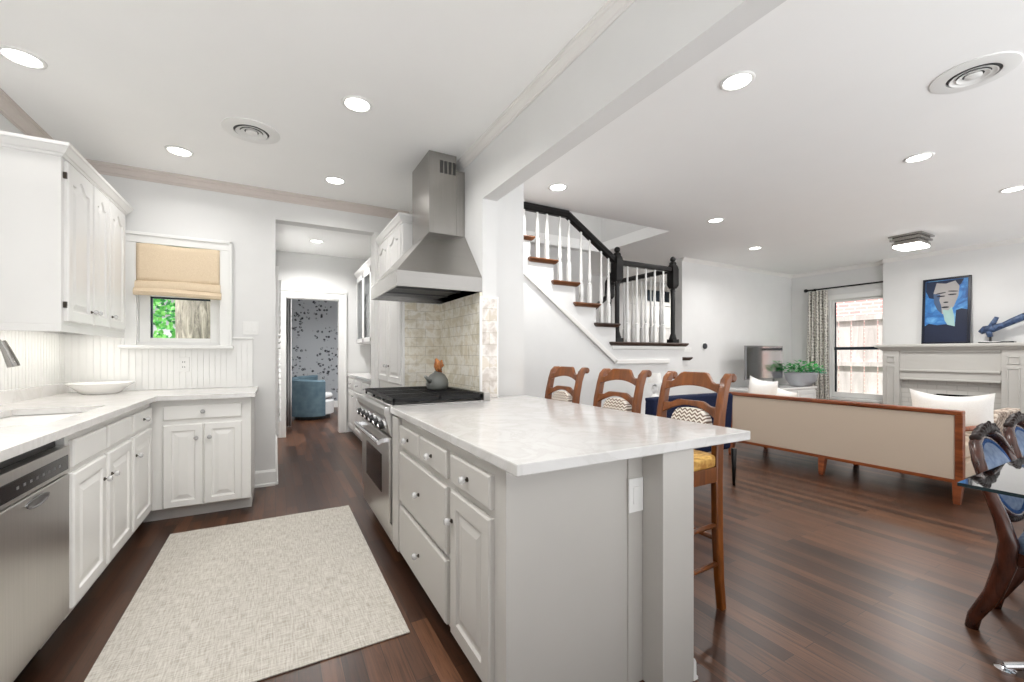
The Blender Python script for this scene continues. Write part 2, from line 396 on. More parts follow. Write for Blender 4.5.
# ------------------------------------------------------------------ shell
struct('floor', MB().box(-1.56, 8.76, FLOOR_EDGE, 4.66, -0.12, 0.0).box(-0.2, 8.76, 4.66, 11.0, -0.12, 0.0), 'floor')
m = MB()
for b in ((-1.6, 8.8, -3.0, 3.62), (-1.6, 1.45, 3.62, 4.70), (-0.25, 1.45, 4.70, 4.85), (4.2, 8.8, 3.62, 4.85), (-0.25, 8.8, 4.85, 11.0)): m.box(b[0], b[1], b[2], b[3], CZ, CZ + 0.14)
struct('ceiling', m, 'ceil')
m = MB().box(1.33, 4.32, 3.5, 4.97, 4.6, 4.7).box(1.4, 4.3, 3.5, 3.62, CZ + 0.14, 4.6).box(4.2, 4.32, 3.5, 4.95, CZ + 0.14, 4.6).box(1.4, 4.3, 4.85, 4.97, CZ + 0.14, 4.6).box(1.33, 1.45, 3.5, 4.97, CZ + 0.14, 4.6)
struct('wall_stairwell', m, 'wall')
struct('wall_left', bx(-1.56, -1.42, -3.0, 4.66, 0, CZ), 'wall')
m = MB().box(-1.42, -0.98, 4.52, 4.66, 0, CZ).box(-0.98, -0.43, 4.52, 4.66, 0, 1.31).box(-0.98, -0.43, 4.52, 4.66, 2.12, CZ).box(-0.43, 0.0, 4.52, 4.66, 0, CZ).box(0.0, 0.93, 4.52, 4.66, 2.46, CZ).box(0.93, 1.38, 4.52, 4.66, 0, CZ)
struct('wall_back', m, 'wall')
struct('wall_range', bx(1.27, 1.38, 2.716, 4.66, 0, CZ), 'wall')
struct('beam', bx(1.27, 1.38, -3.0, 2.716, HB, CZ), 'wall')
struct('wall_pier', bx(1.38, 1.645, 2.785, 2.90, 0, CZ), 'wall')
struct('wall_stair_return', bx(1.38, 1.645, 2.90, 3.55, 0, CZ), 'wall')
struct('wall_stair_hall', bx(1.38, 4.05, 4.97, 5.10, 0, CZ), 'wall')
struct('wall_stair_hall_side', bx(3.93, 4.05, 5.10, 6.3, 0, CZ), 'wall')
struct('wall_hall', bx(3.93, 8.74, 6.3, 6.42, 0, CZ), 'wall')
struct('wall_living_back', bx(5.53, 8.6, 4.52, 4.66, 0, CZ), 'wall')
m = MB().box(8.6, 8.76, 3.95, 6.3, 0, CZ).box(8.6, 8.76, 3.08, 3.95, 0, 0.46).box(8.6, 8.76, 3.08, 3.95, 2.19, CZ).box(8.6, 8.76, 2.6, 3.08, 0, CZ)
struct('wall_right', m, 'wall')
struct('wall_fireplace', bx(8.45, 8.75, -3.0, 3.07, 0, CZ), 'wall')
# pantry passage and the room beyond it
struct('wall_passage_left', bx(-0.14, 0.0, 4.66, 7.05, 0, CZ), 'wall')
struct('wall_passage_right', bx(1.40, 1.52, 4.66, 7.05, 0, CZ), 'wall')
m = MB().box(-0.2, 0.12, 7.05, 7.17, 0, CZ).box(0.12, 0.87, 7.05, 7.17, 2.05, CZ).box(0.87, 3.0, 7.05, 7.17, 0, CZ)
struct('wall_passage_end', m, 'wall')
struct('wall_den_left', bx(-0.2, -0.06, 7.17, 10.6, 0, CZ), 'wall')
struct('wall_den_back', bx(-0.2, 3.0, 10.5, 10.6, 0, CZ), 'paper')

# crown mouldings
CROWN = [(0, -0.08), (0.010, -0.08), (0.013, -0.066), (0.024, -0.062), (0.042, -0.030), (0.052, -0.026), (0.055, -0.014), (0.064, -0.012), (0.064, 0), (0, 0)]
struct('trim_1', MB().prism([(-1.42 + d, CZ + z) for d, z in CROWN], 'y', -3.0, 4.52), 'taupe')
struct('trim_2', MB().prism([(4.52 - d, CZ + z) for d, z in CROWN], 'x', -1.42, 1.27), 'taupe')
struct('trim_3', MB().prism([(1.27 - d * 0.55, CZ + z * 0.95) for d, z in CROWN], 'y', -3.0, 4.52), 'crown')
struct('trim_4', MB().prism([(4.52 - d * 0.7, CZ + z * 0.7) for d, z in CROWN], 'x', 5.53, 8.6), 'crown')
struct('trim_5', MB().prism([(8.6 - d * 0.7, CZ + z * 0.7) for d, z in CROWN], 'y', 3.07, 4.52), 'crown')
struct('trim_6', MB().prism([(8.45 - d * 0.7, CZ + z * 0.7) for d, z in CROWN], 'y', -3.0, 3.07), 'crown')
# skirting
BASE = [(0, 0), (0.028, 0), (0.028, 0.02), (0.018, 0.03), (0.016, 0.125), (0.008, 0.145), (0, 0.145)]
struct('baseboard_back', MB().prism([(4.52 - d, z) for d, z in BASE], 'x', -0.165, 0.0).prism([(0.0005 + d * 0.8, z) for d, z in BASE], 'y', 4.521, 7.0), 'trim')
struct('baseboard_living', MB().prism([(4.52 - d, z) for d, z in BASE], 'x', 5.53, 8.6), 'trim')
struct('baseboard_right', MB().prism([(8.6 - d, z) for d, z in BASE], 'y', 3.07, 4.5), 'trim')
struct('baseboard_passage', MB().prism([(7.05 - d, z) for d, z in BASE], 'x', 0.0, 0.12).prism([(7.05 - d, z) for d, z in BASE], 'x', 0.95, 1.0), 'trim')
struct('baseboard_den', MB().prism([(10.5 - d, z) for d, z in BASE], 'x', -0.06, 3.0), 'trim')

# beadboard wainscot behind the counters
def beads(name, axis, a0, a1, face, sgn, z0, z1):
    m = MB(); p = 0.041; a = a0
    while a < a1 - 0.004:
        b = min(a + p - 0.0055, a1)
        if axis == 'x': m.box(a, b, face, face + sgn * 0.014, z0, z1)
        else: m.box(face, face + sgn * 0.014, a, b, z0, z1)
        a += p
    if axis == 'x': m.box(a0, a1, face, face + sgn * 0.0085, z0, z1)
    else: m.box(face, face + sgn * 0.0085, a0, a1, z0, z1)
    return struct(name, m, 'trim')
beads('trim_7', 'x', -1.406, -1.07, 4.52, -1, 0.917, 1.36)
beads('trim_8', 'x', -1.07, -0.34, 4.52, -1, 0.917, 1.255)
beads('trim_9', 'x', -0.34, -0.18, 4.52, -1, 0.917, 1.345)
beads('trim_10', 'y', -1.0, 4.506, -1.42, 1, 0.917, 1.36)
struct('trim_11', bx(-0.34, -0.17, 4.495, 4.52, 1.345, 1.362), 'trim', bevel=0.004)

# kitchen window ---------------------------------------------------
w1 = MB(); 
for b in ((-1.07, -0.985, 4.49, 4.52, 1.285, 2.115), (-0.425, -0.34, 4.49, 4.52, 1.285, 2.115), (-1.07, -0.34, 4.49, 4.52, 2.115, 2.19)): w1.box(*b)
for b in ((-1.075, -1.055, 4.475, 4.52, 1.285, 2.195), (-0.355, -0.335, 4.475, 4.52, 1.285, 2.195), (-1.075, -0.335, 4.475, 4.52, 2.175, 2.20)): w1.box(*b)
win1 = w1.build('window_1', 'trim', bevel=0.004, kind='structure')
MB().box(-1.09, -0.32, 4.45, 4.60, 1.255, 1.285).build('window_sill', 'trim', win1, bevel=0.006)
m = MB()
for b in ((-0.98, -0.91, 4.56, 4.60, 1.31, 2.12), (-0.50, -0.43, 4.56, 4.60, 1.31, 2.12), (-0.91, -0.50, 4.56, 4.60, 1.31, 1.345), (-0.91, -0.50, 4.56, 4.60, 2.07, 2.12), (-0.91, -0.50, 4.565, 4.60, 1.69, 1.74)): m.box(*b)
m.build('window_sash', 'trim', win1, bevel=0.003)
m = MB()
for b in ((-0.91, -0.897, 4.568, 4.596, 1.345, 1.69), (-0.91, -0.50, 4.568, 4.596, 1.675, 1.69)): m.box(*b)
m.build('screen_frame', 'blackwin', win1)
bx(-0.91, -0.50, 4.578, 4.582, 1.345, 2.07).build('window_pane', 'glass', win1)

# living room window ------------------------------------------------
m = MB()
for b in ((8.57, 8.60, 3.86, 3.96, 0.42, 2.16), (8.57, 8.60, 3.08, 3.96, 2.16, 2.25)): m.box(*b)
win2 = m.build('window_2', 'trim', bevel=0.005, kind='structure')
bx(8.53, 8.66, 3.08, 4.0, 0.42, 0.46).build('window_sill', 'trim', win2, bevel=0.006)
m = MB()
for b in ((8.62, 8.66, 3.82, 3.95, 0.46, 2.19), (8.62, 8.66, 3.08, 3.14, 0.46, 2.19), (8.62, 8.66, 3.14, 3.82, 0.46, 0.55), (8.62, 8.66, 3.14, 3.82, 2.12, 2.19)): m.box(*b)
m.build('window_sash', 'trim', win2, bevel=0.003)
m = MB()
for b in ((8.61, 8.65, 3.14, 3.82, 1.285, 1.335), (8.63, 8.65, 3.795, 3.82, 0.55, 1.29), (8.63, 8.65, 3.805, 3.82, 1.33, 2.12)): m.box(*b)
m.build('meeting_rail', 'blackwin', win2)
bx(8.638, 8.642, 3.14, 3.82, 0.55, 2.12).build('window_pane', 'glass', win2)

# pantry door casing, hall door
m = MB().box(0.05, 0.13, 7.02, 7.05, 0, 2.05).box(0.86, 0.95, 7.02, 7.05, 0, 2.05).box(0.05, 0.95, 7.02, 7.05, 2.05, 2.14)
m.box(0.115, 0.135, 7.03, 7.18, 0, 2.05).box(0.855, 0.875, 7.03, 7.18, 0, 2.05).box(0.115, 0.875, 7.03, 7.18, 2.035, 2.06)
m.box(0.035, 0.06, 7.005, 7.05, 0, 2.155).box(0.94, 0.965, 7.005, 7.05, 0, 2.155).box(0.035, 0.965, 7.005, 7.05, 2.135, 2.16)
d1 = m.build('door_1', 'trim', bevel=0.004, kind='structure')
d2 = bx(6.10, 7.35, 6.26, 6.30, 0, 2.62).build('door_2', 'door_grey', bevel=0.004, kind='structure')
for x in (6.62, 6.86, 7.10): bx(x, x + 0.15, 6.245, 6.262, 2.30, 2.52).build('door_light', 'blackwin', d2)
m = MB()
for z in (0.3, 1.15, 1.75): m.box(6.55, 7.3, 6.245, 6.262, z, z + 0.36)
m.build('door_panel', 'door_grey', d2, bevel=0.012)
m = MB()
for z in (2.1, 2.22): m.box(6.10, 7.35, 6.24, 6.262, z, z + 0.025)
m.build('door_moulding', 'door_grey', d2)
# doorway trim on the right of the kitchen opening
struct('trim_12', bx(0.89, 0.93, 4.50, 4.70, 0, 2.46), 'trim', bevel=0.003)
# mouldings on the wall under the stair
YS = 3.55

# ------------------------------------------------------------------ cabinet helpers
def left_map(x0): return lambda a, b, c: (x0 + c, a, b)          # faces +x, a = y
def back_map(y0): return lambda a, b, c: (a, y0 - c, b)          # faces -y, a = x
def isl_map(x0): return lambda a, b, c: (x0 - c, a, b)           # faces -x, a = y
def ring(a0, a1, b0, b1, ins, arch, K=14):
    p = [(a0 + ins, b0 + ins), (a1 - ins, b0 + ins)]
    for i in range(K + 1):
        t = 1 - 2 * i / K
        u = abs(t); s = 0 if u > 0.62 else 0.5 + 0.5 * cos(PI * u / 0.62)
        p.append(((a0 + a1) / 2 + t * ((a1 - a0) / 2 - ins), b1 - ins - arch * (1 - s)))
    return p
def panel(name, Mf, a0, a1, b0, b1, mat, parent, style='raised', arch=0.0, fr=0.055):
    m = MB(); seq = [(0, 0, 0), (0, 0.014, 0), (0.006, 0.02, 0)]
    if style == 'raised':
        seq += [(fr, 0.02, arch), (fr + 0.006, 0.011, arch), (fr + 0.016, 0.010, arch), (fr + 0.045, 0.018, arch)]
    m.loft([[Mf(a, b, c) for a, b in ring(a0, a1, b0, b1, ins, ar)] for ins, c, ar in seq])
    return m.build(name, mat, parent)
def knob(Mf, a, b, parent, r=0.013):
    m = MB(); 
    def L(prof, n=12):
        m.loft([[Mf(a + q * cos(2 * PI * i / n), b + q * sin(2 * PI * i / n), h) for i in range(n)] for q, h in prof])
    L([(0.009, 0.02), (0.009, 0.024), (0.004, 0.026), (0.004, 0.032)]); m.cur = 1
    L([(0.004, 0.03), (r * 0.8, 0.034), (r, 0.041), (r, 0.045), (r * 0.7, 0.052), (0.002, 0.054)])
    return m.build('knob', ['knobbase', 'knob'], parent, smooth='auto')
def crystal(Mf, a, b, parent): return knob(Mf, a, b, parent, 0.015)

# ------------------------------------------------------------------ left run
t = thing('base_cabinet', 'long white base cabinet between the dishwasher and the inner corner', 'cabinet', (-1.1, 3.15, 0))
m = MB().box(-1.41, -0.768, 2.46, 3.83, 0.10, 0.879).box(-1.41, -0.84, 2.46, 3.83, 0.0, 0.10)
m.build('body', 'cab_low', t, bevel=0.002)
lm = left_map(-0.768)
for a0, a1 in ((2.49, 2.885), (2.925, 3.325)):
    panel('false_drawer_front', lm, a0, a1, 0.728, 0.842, 'cab_low', t, 'flat')
dr = panel('drawer', lm, 3.375, 3.80, 0.728, 0.842, 'cab_low', t, 'flat'); crystal(lm, 3.58, 0.785, dr)
for (a0, a1), ka in (((2.49, 2.885), 2.85), ((2.925, 3.325), 2.96), ((3.375, 3.80), 3.41)):
    d = panel('door', lm, a0, a1, 0.13, 0.70, 'cab_low', t); crystal(lm, ka, 0.585, d)

t = thing('base_cabinet', 'short white base cabinet below the window, one drawer over two doors', 'cabinet', (-0.46, 4.2, 0))
m = MB().box(-0.80, -0.165, 3.868, 4.515, 0.10, 0.879).box(-0.83, -0.165, 3.96, 4.515, 0.0, 0.10)
m.build('body', 'cab_low', t, bevel=0.002)
bm_ = back_map(3.868)
dr = panel('drawer', bm_, -0.70, -0.225, 0.735, 0.84, 'cab_low', t, 'flat'); crystal(bm_, -0.465, 0.79, dr)
for a0, a1, ka in ((-0.70, -0.468, -0.505), (-0.460, -0.225, -0.425)):
    d = panel('door', bm_, a0, a1, 0.105, 0.70, 'cab_low', t, fr=0.045); crystal(bm_, ka, 0.60, d)

t = thing('dishwasher', 'stainless steel dishwasher with black control strip beside the white cabinets', 'dishwasher', (-1.1, 2.14, 0))
bx(-1.40, -0.79, 1.85, 2.44, 0.10, 0.86).build('body', 'black', t)
bx(-0.79, -0.748, 1.845, 2.445, 0.135, 0.715).build('door', 'steel_v', t, bevel=0.006)
m = MB().box(-0.79, -0.748, 1.845, 2.445, 0.72, 0.83); m.cur = 1; m.box(-0.75, -0.746, 1.86, 2.425, 0.735, 0.795)
cp = m.build('control_panel', ['steel_v', 'ctrl'], t, bevel=0.002)
for i in range(8): bx(-0.7462, -0.7452, 2.02 + i * 0.045, 2.035 + i * 0.045, 0.76, 0.77).build('button', 'silver', cp)
m = MB(); n = 16
m.loft([[(-0.747 + c, 2.17 + rr * 0.085 * cos(2 * PI * i / n), 0.685 + rr * 0.024 * (sin(2 * PI * i / n) if sin(2 * PI * i / n) < 0 else 0.6 * sin(2 * PI * i / n))) for i in range(n)] for rr, c in ((1.0, 0), (1.0, 0.003), (0.9, 0.004), (0.75, 0.001))])
m.build('handle_pocket', 'silver', t, smooth='auto')
bx(-1.3, -0.84, 1.85, 2.44, 0.0, 0.10).build('toe_panel', 'black', t)
t = thing('base_cabinet', 'white base cabinet on the camera side of the dishwasher', 'cabinet', (-1.1, 0.9, 0))
bx(-1.41, -0.768, -0.4, 1.83, 0.10, 0.879).build('body', 'cab_low', t)
bx(-1.41, -0.84, -0.4, 1.83, 0.0, 0.10).build('toe_kick', 'cab_low', t)

# countertop L with sink hole
SX0, SX1, SY0, SY1 = -1.22, -0.845, 2.50, 3.26
m = MB(); z0, z1 = 0.882, 0.915
for b in ((-1.418, SX0, -0.4, 4.518), (SX1, -0.725, -0.4, 3.80), (SX0, SX1, -0.4, SY0), (SX0, SX1, SY1, 4.518), (SX1, -0.135, 3.80, 4.518)): m.box(b[0], b[1], b[2], b[3], z0, z1)
m.box(-1.405, -1.385, -0.4, 4.50, 0.915, 0.992)
ct = m.build('countertop', 'quartz')
tag(ct, 'white quartz corner countertop holding the sink and white bowl', 'countertop')
t = thing('sink', 'white undermount sink set in the corner countertop', 'sink', (-1.03, 2.9, 0.70))
m = MB(); e = 0.012
m.box(SX0 - e, SX1 + e, SY0 - e, SY1 + e, 0.70, 0.715)
for b in ((SX0 - e, SX0, SY0 - e, SY1 + e), (SX1, SX1 + e, SY0 - e, SY1 + e), (SX0, SX1, SY0 - e, SY0), (SX0, SX1, SY1, SY1 + e)): m.box(b[0], b[1], b[2], b[3], 0.715, 0.874)
m.build('basin', 'sink', t)
MB().lathe((-1.03, 2.9, 0.715), [(0.045, 0), (0.045, 0.004), (0.03, 0.005)], 20).build('drain', 'chrome', t)
# faucet
t = thing('faucet', 'brushed nickel pull-down faucet arching over the sink', 'faucet', (-1.31, 2.69, 0.916))
MB().lathe((-1.31, 2.69, 0.916), [(0.032, 0), (0.032, 0.01), (0.022, 0.02), (0.019, 0.10), (0.016, 0.12)], 18).build('base', 'nickel', t, smooth='auto')
pts = [(-1.31, 2.69, 1.03)] + [(-1.31, 2.69, 1.03 + 0.03 * i) for i in range(1, 4)] + [(-1.16 - 0.15 * cos(a), 2.69, 1.16 + 0.15 * sin(a)) for a in [PI * i / 16 for i in range(14)]]
MB().tube(pts, 0.013, 12).build('spout', 'nickel', t, smooth=True)
lx, lz = pts[-1][0], pts[-1][2]
MB().tube([(lx - 0.004, 2.69, lz + 0.02), (lx + 0.012, 2.69, lz - 0.02), (lx + 0.03, 2.69, lz - 0.075), (lx + 0.034, 2.69, lz - 0.09)], [0.014, 0.016, 0.020, 0.020], 14).build('spray_head', 'nickel', t, smooth='auto')
MB().tube([(-1.31, 2.71, 0.99), (-1.31, 2.76, 1.0), (-1.30, 2.80, 1.02)], [0.008, 0.007, 0.006], 8).build('lever', 'nickel', t, smooth=True)
# bowl
bw = MB().lathe((-1.14, 4.27, 0.916), [(0.10, 0), (0.105, 0.004), (0.12, 0.016), (0.155, 0.048), (0.19, 0.076), (0.194, 0.080), (0.188, 0.080), (0.145, 0.050), (0.09, 0.022), (0.0, 0.018)], 40).build('serving_bowl', 'china', smooth=True)
tag(bw, 'wide shallow white bowl on the counter corner', 'bowl')
# outlet plates
def outlet(name, lab, cat, x0, x1, z0, z1, y, rocker=False, axis='y', group=None):
    t = thing(name, lab, cat, ((x0 + x1) / 2, y, z0), 0, group)
    bx(x0, x1, y - 0.006, y, z0, z1).build('plate', 'plate', t, bevel=0.002)
    if rocker:
        n = rocker; w_ = (x1 - x0) / n
        for i in range(n):
            cx = x0 + w_ * (i + 0.5); bx(cx - 0.016, cx + 0.016, y - 0.010, y - 0.005, z0 + 0.03, z1 - 0.03).build('rocker', 'plate', t, bevel=0.002)
    else:
        for zz in (0.33, 0.67):
            c = z0 + (z1 - z0) * zz; m = MB(); mid = (x0 + x1) / 2
            m.box(mid - 0.016, mid + 0.016, y - 0.008, y - 0.005, c - 0.016, c + 0.016); m.cur = 1
            m.box(mid - 0.009, mid - 0.005, y - 0.0085, y - 0.0075, c - 0.008, c + 0.006).box(mid + 0.005, mid + 0.009, y - 0.0085, y - 0.0075, c - 0.008, c + 0.006)
            m.build('socket', ['plate', 'slot'], t)
    return t
outlet('wall_outlet', 'white wall outlet on the beadboard under the kitchen window', 'outlet', -0.715, -0.64, 1.06, 1.185, 4.505)
outlet('light_switch', 'white double switch plate on the wall right of the kitchen window', 'switch', -0.255, -0.135, 1.385, 1.505, 4.52, 2)
t = thing('wall_outlet', 'white wall outlet on the beadboard behind the faucet', 'outlet', (-1.40, 3.55, 1.05))
bx(-1.406, -1.398, 3.51, 3.59, 1.05, 1.175).build('plate', 'plate', t, bevel=0.002)
for zz in (1.09, 1.135): bx(-1.399, -1.395, 3.535, 3.565, zz - 0.014, zz + 0.014).build('socket', 'plate', t)

# ------------------------------------------------------------------ upper cabinet (left)
t = thing('wall_cabinet', 'white three-door upper cabinet on the left wall above the sink counter', 'cabinet', (-1.25, 3.85, 1.34))
m = MB().box(-1.418, -1.045, 3.30, 4.44, 1.375, 2.315).box(-1.418, -1.045, 3.30, 3.318, 1.335, 1.375).box(-1.065, -1.045, 3.318, 4.44, 1.335, 1.375); m.build('body', 'cab', t, bevel=0.002)
um = left_map(-1.045)
for i, (a0, a1) in enumerate(((3.335, 3.705), (3.725, 4.015), (4.035, 4.385))):
    d = panel('door', um, a0, a1, 1.395, 2.30, 'cab', t, arch=0.05, fr=0.06)
    crystal(um, (3.675, 3.755, 4.065)[i], 1.475, d)
    if i == 0:
        for z in (1.47, 2.20): bx(-1.047, -1.030, 3.322, 3.334, z, z + 0.035).build('hinge', 'knobbase', d)
CC = [(0, 0), (0.010, 0), (0.014, 0.012), (0.022, 0.016), (0.040, 0.045), (0.046, 0.05), (0.046, 0.068), (0, 0.068)]
m = MB()
rings = []
for d, z in CC:
    rings.append([(-1.415, 3.30 - d, 2.312 + z), (-1.045 + d, 3.30 - d, 2.312 + z), (-1.045 + d, 4.44 + d * 0.8, 2.312 + z), (-1.415, 4.44 + d * 0.8, 2.312 + z)])
m.loft(rings).build('crown', 'cab', t)
bx(-1.20, -1.17, 3.40, 4.40, 1.362, 1.374).build('light_strip', 'strip', t)
bpy_l = bpy.data.lights.new('under_cabinet_light', 'AREA'); bpy_l.shape = 'RECTANGLE'; bpy_l.size = 0.04; bpy_l.size_y = 1.0; bpy_l.energy = 1.1; bpy_l.color = (1, 0.97, 0.92)
lo = bpy.data.objects.new('under_cabinet_light', bpy_l); C.objects.link(lo); lo.parent = t; lo.location = (0.06, 0.05, 0.01)

# roman shade
t = thing('roman_shade', 'cream fabric roman shade half raised over the kitchen window', 'shade', (-0.70, 4.49, 1.68))
def shade(u, v):
    x = -0.985 + 0.56 * u; z = 1.80 + 0.31 * v
    return (x, 4.492 - 0.006 * sin(v * 3), z + 0.004 * sin(u * 9))
m = MB(); m.grid(shade, 20, 8); m.build('upper_panel', 'shade', t, smooth=True, solid=0.006)
for i, (z, dz, off, ex) in enumerate(((1.735, 0.075, 0.030, 0.005), (1.685, 0.062, 0.045, 0.012))):
    m = MB()
    prof = [(0.0, dz), (-off * 0.6, dz * 0.9), (-off, dz * 0.45), (-off * 0.8, 0.006), (-off * 0.3, 0), (0, 0.01)]
    m.loft([[(x, 4.49 + p[0], z + p[1] + 0.006 * sin(x * 7 + i)) for p in prof] for x in [-0.985 - ex + (0.56 + 2 * ex) * k / 14 for k in range(15)]])
    m.build('fold', 'shade', t, smooth='auto')

# ------------------------------------------------------------------ rug
m = MB().box(-0.615, 0.51, 1.83, 3.60, 0.001, 0.007)
rg = m.build('area_rug', 'rug', bevel=0.002); tag(rg, 'pale grey woven rug on the dark kitchen floor', 'rug')

# ------------------------------------------------------------------ island
IX = 0.62
t = thing('island_cabinet', 'greige island base cabinet with drawers, door and end panel', 'cabinet', (0.95, 1.8, 0))
m = MB().box(IX, 1.19, 1.16, 2.53, 0.10, 0.862).box(IX + 0.08, 1.19, 1.17, 2.53, 0.0, 0.10)
m.build('body', 'island', t, bevel=0.002)
bx(IX, 1.19, 1.155, 1.16, 0.0, 0.862).build('end_panel', 'island', t)
m = MB().box(1.12, 1.1895, 1.148, 1.17, 0.0, 0.862); m.build('corner_board', 'island', t, bevel=0.002)
m = MB().box(1.19, 1.352, 1.052, 1.18, 0.0, 0.862).box(1.19, 1.35, 1.18, 2.53, 0.0, 0.862); m.build('end_post', 'island', t, bevel=0.003)
m = MB().prism([(1.352 + d * 0.8, z * 0.55) for d, z in BASE], 'y', 1.052, 2.53)
m.build('base_moulding', 'trim', t)
im = isl_map(IX)
bx(IX - 0.02, IX, 2.40, 2.53, 0.10, 0.85).build('filler_stile', 'island', t, bevel=0.002)
for a0, a1, b0, b1 in ((2.02, 2.37, 0.705, 0.815), (1.635, 1.995, 0.705, 0.815), (1.235, 1.585, 0.705, 0.815), (1.635, 2.37, 0.40, 0.67), (1.635, 2.37, 0.115, 0.372)):
    d = panel('drawer', im, a0, a1, b0, b1, 'island', t, 'flat'); crystal(im, (a0 + a1) / 2, (b0 + b1) / 2, d)
d = panel('door', im, 1.235, 1.585, 0.115, 0.675, 'island', t, fr=0.06); crystal(im, 1.562, 0.56, d)
pts = [(0.588, 1.032), (1.668, 1.032), (1.650, 2.778), (1.39, 2.778), (1.39, 2.702), (1.252, 2.702), (1.252, 2.532), (0.588, 2.532)]
it = MB().prism(pts, 'z', 0.864, 0.90).build('island_countertop', 'island_quartz', bevel=0.004); tag(it, 'white quartz island countertop with breakfast overhang by the bar stools', 'countertop')
outlet('wall_outlet', 'white rocker switch plate on the grey end of the island', 'switch', 1.118, 1.188, 0.632, 0.755, 1.148, 1)

# ------------------------------------------------------------------ range
t = thing('range_stove', 'stainless steel gas range with black grates next to the island', 'stove', (0.9, 3.0, 0))
RY0, RY1 = 2.545, 3.45
m = MB().box(0.62, 1.24, RY0, RY1, 0.10, 0.895); m.build('body', 'steel_dark', t, bevel=0.003)
bx(0.60, 0.62, RY0, RY1, 0.10, 0.20).build('kick_panel', 'steel', t, bevel=0.003)
for y in (RY0 + 0.06, RY1 - 0.06):
    for x in (0.68, 1.18): MB().lathe((x, y, 0), [(0.018, 0), (0.018, 0.1)], 12).build('foot', 'steel_dark', t)
od = bx(0.585, 0.62, RY0 + 0.005, RY1 - 0.005, 0.21, 0.715).build('oven_door', 'steel', t, bevel=0.006)
bx(0.582, 0.586, RY0 + 0.20, RY1 - 0.20, 0.34, 0.58).build('oven_window', 'gloss_black', od, bevel=0.001)
m = MB(); 
m.lathe((0.535, RY0 + 0.04, 0.685), [(0.014, 0), (0.016, 0.02), (0.016, RY1 - RY0 - 0.10), (0.014, RY1 - RY0 - 0.08)], 16, 'y')
for y in (RY0 + 0.09, RY1 - 0.09): m.box(0.535, 0.59, y - 0.012, y + 0.012, 0.675, 0.70)
m.build('handle', 'chrome', od, smooth='auto')
cp = MB().prism([(0.60, 0.72), (0.588, 0.735), (0.562, 0.835), (0.555, 0.85), (0.555, 0.885), (0.566, 0.898), (0.66, 0.898), (0.66, 0.72)], 'y', RY0, RY1).build('control_panel', 'steel', t, bevel=0.003)
for i in range(6):
    y = RY0 + 0.085 + i * (RY1 - RY0 - 0.17) / 5
    m = MB(); nx, nz = -0.968, -0.25; ux, uz = 0.25, -0.968; n = 16
    def kr(r, h): return [(0.575 + nx * h + ux * r * sin(2 * PI * k / n), y + r * cos(2 * PI * k / n), 0.785 + nz * h + uz * r * sin(2 * PI * k / n)) for k in range(n)]
    m.loft([kr(0.034, 0.0), kr(0.034, 0.008), kr(0.026, 0.009)]); m.cur = 1
    m.loft([kr(0.024, 0.008), kr(0.024, 0.03), kr(0.021, 0.036)]); m.cur = 0
    m.loft([kr(0.017, 0.036), kr(0.016, 0.041)])
    m.build('burner_knob', ['chrome', 'black'], cp, smooth='auto')
bx(0.60, 1.24, RY0 + 0.004, RY1 - 0.004, 0.895, 0.905).build('cooktop', 'steel', t, bevel=0.003)
bx(1.20, 1.245, RY0, RY1, 0.895, 0.955).build('back_guard', 'steel', t, bevel=0.003)
for k in range(3):
    y0 = RY0 + 0.012 + k * 0.295; y1 = y0 + 0.289; m = MB()
    for x in (0.615, 0.90, 1.185): m.box(x - 0.007, x + 0.007, y0, y1, 0.925, 0.945)
    for y in (y0 + 0.006, y1 - 0.006): m.box(0.61, 1.19, y - 0.006, y + 0.006, 0.92, 0.945)
    for j in range(1, 6):
        y = y0 + (y1 - y0) * j / 6; m.box(0.61, 1.19, y - 0.005, y + 0.005, 0.93, 0.947)
    for x in (0.615, 1.185):
        for y in (y0 + 0.006, y1 - 0.006): m.box(x - 0.006, x + 0.006, y - 0.006, y + 0.006, 0.904, 0.925)
    for x in (0.76, 1.05): m.lathe((x, (y0 + y1) / 2, 0.905), [(0.05, 0), (0.05, 0.008), (0.03, 0.012), (0.03, 0.018)], 18)
    m.build('grate', 'black', t)
t = thing('kettle', 'round grey stoneware kettle with amber top on the range', 'kettle', (1.045, 3.02, 0.948))
MB().lathe((1.045, 3.02, 0.948), [(0.06, 0), (0.075, 0.01), (0.083, 0.04), (0.078, 0.075), (0.055, 0.11), (0.025, 0.13), (0.02, 0.135)], 28).build('body', 'kettle', t, smooth=True)
MB().tube([(1.06, 3.02, 1.075), (1.04, 3.0, 1.12), (1.035, 2.99, 1.15), (1.02, 2.98, 1.175)], [0.022, 0.028, 0.022, 0.008], 12).tube([(1.05, 3.03, 1.09), (1.075, 3.01, 1.13), (1.07, 3.0, 1.165)], [0.014, 0.018, 0.006], 10).build('top', 'amber', t, smooth=True)
MB().tube([(0.985, 2.99, 1.01), (0.95, 2.97, 1.035), (0.935, 2.965, 1.05)], [0.02, 0.013, 0.010], 10).build('spout', 'kettle', t, smooth=True)

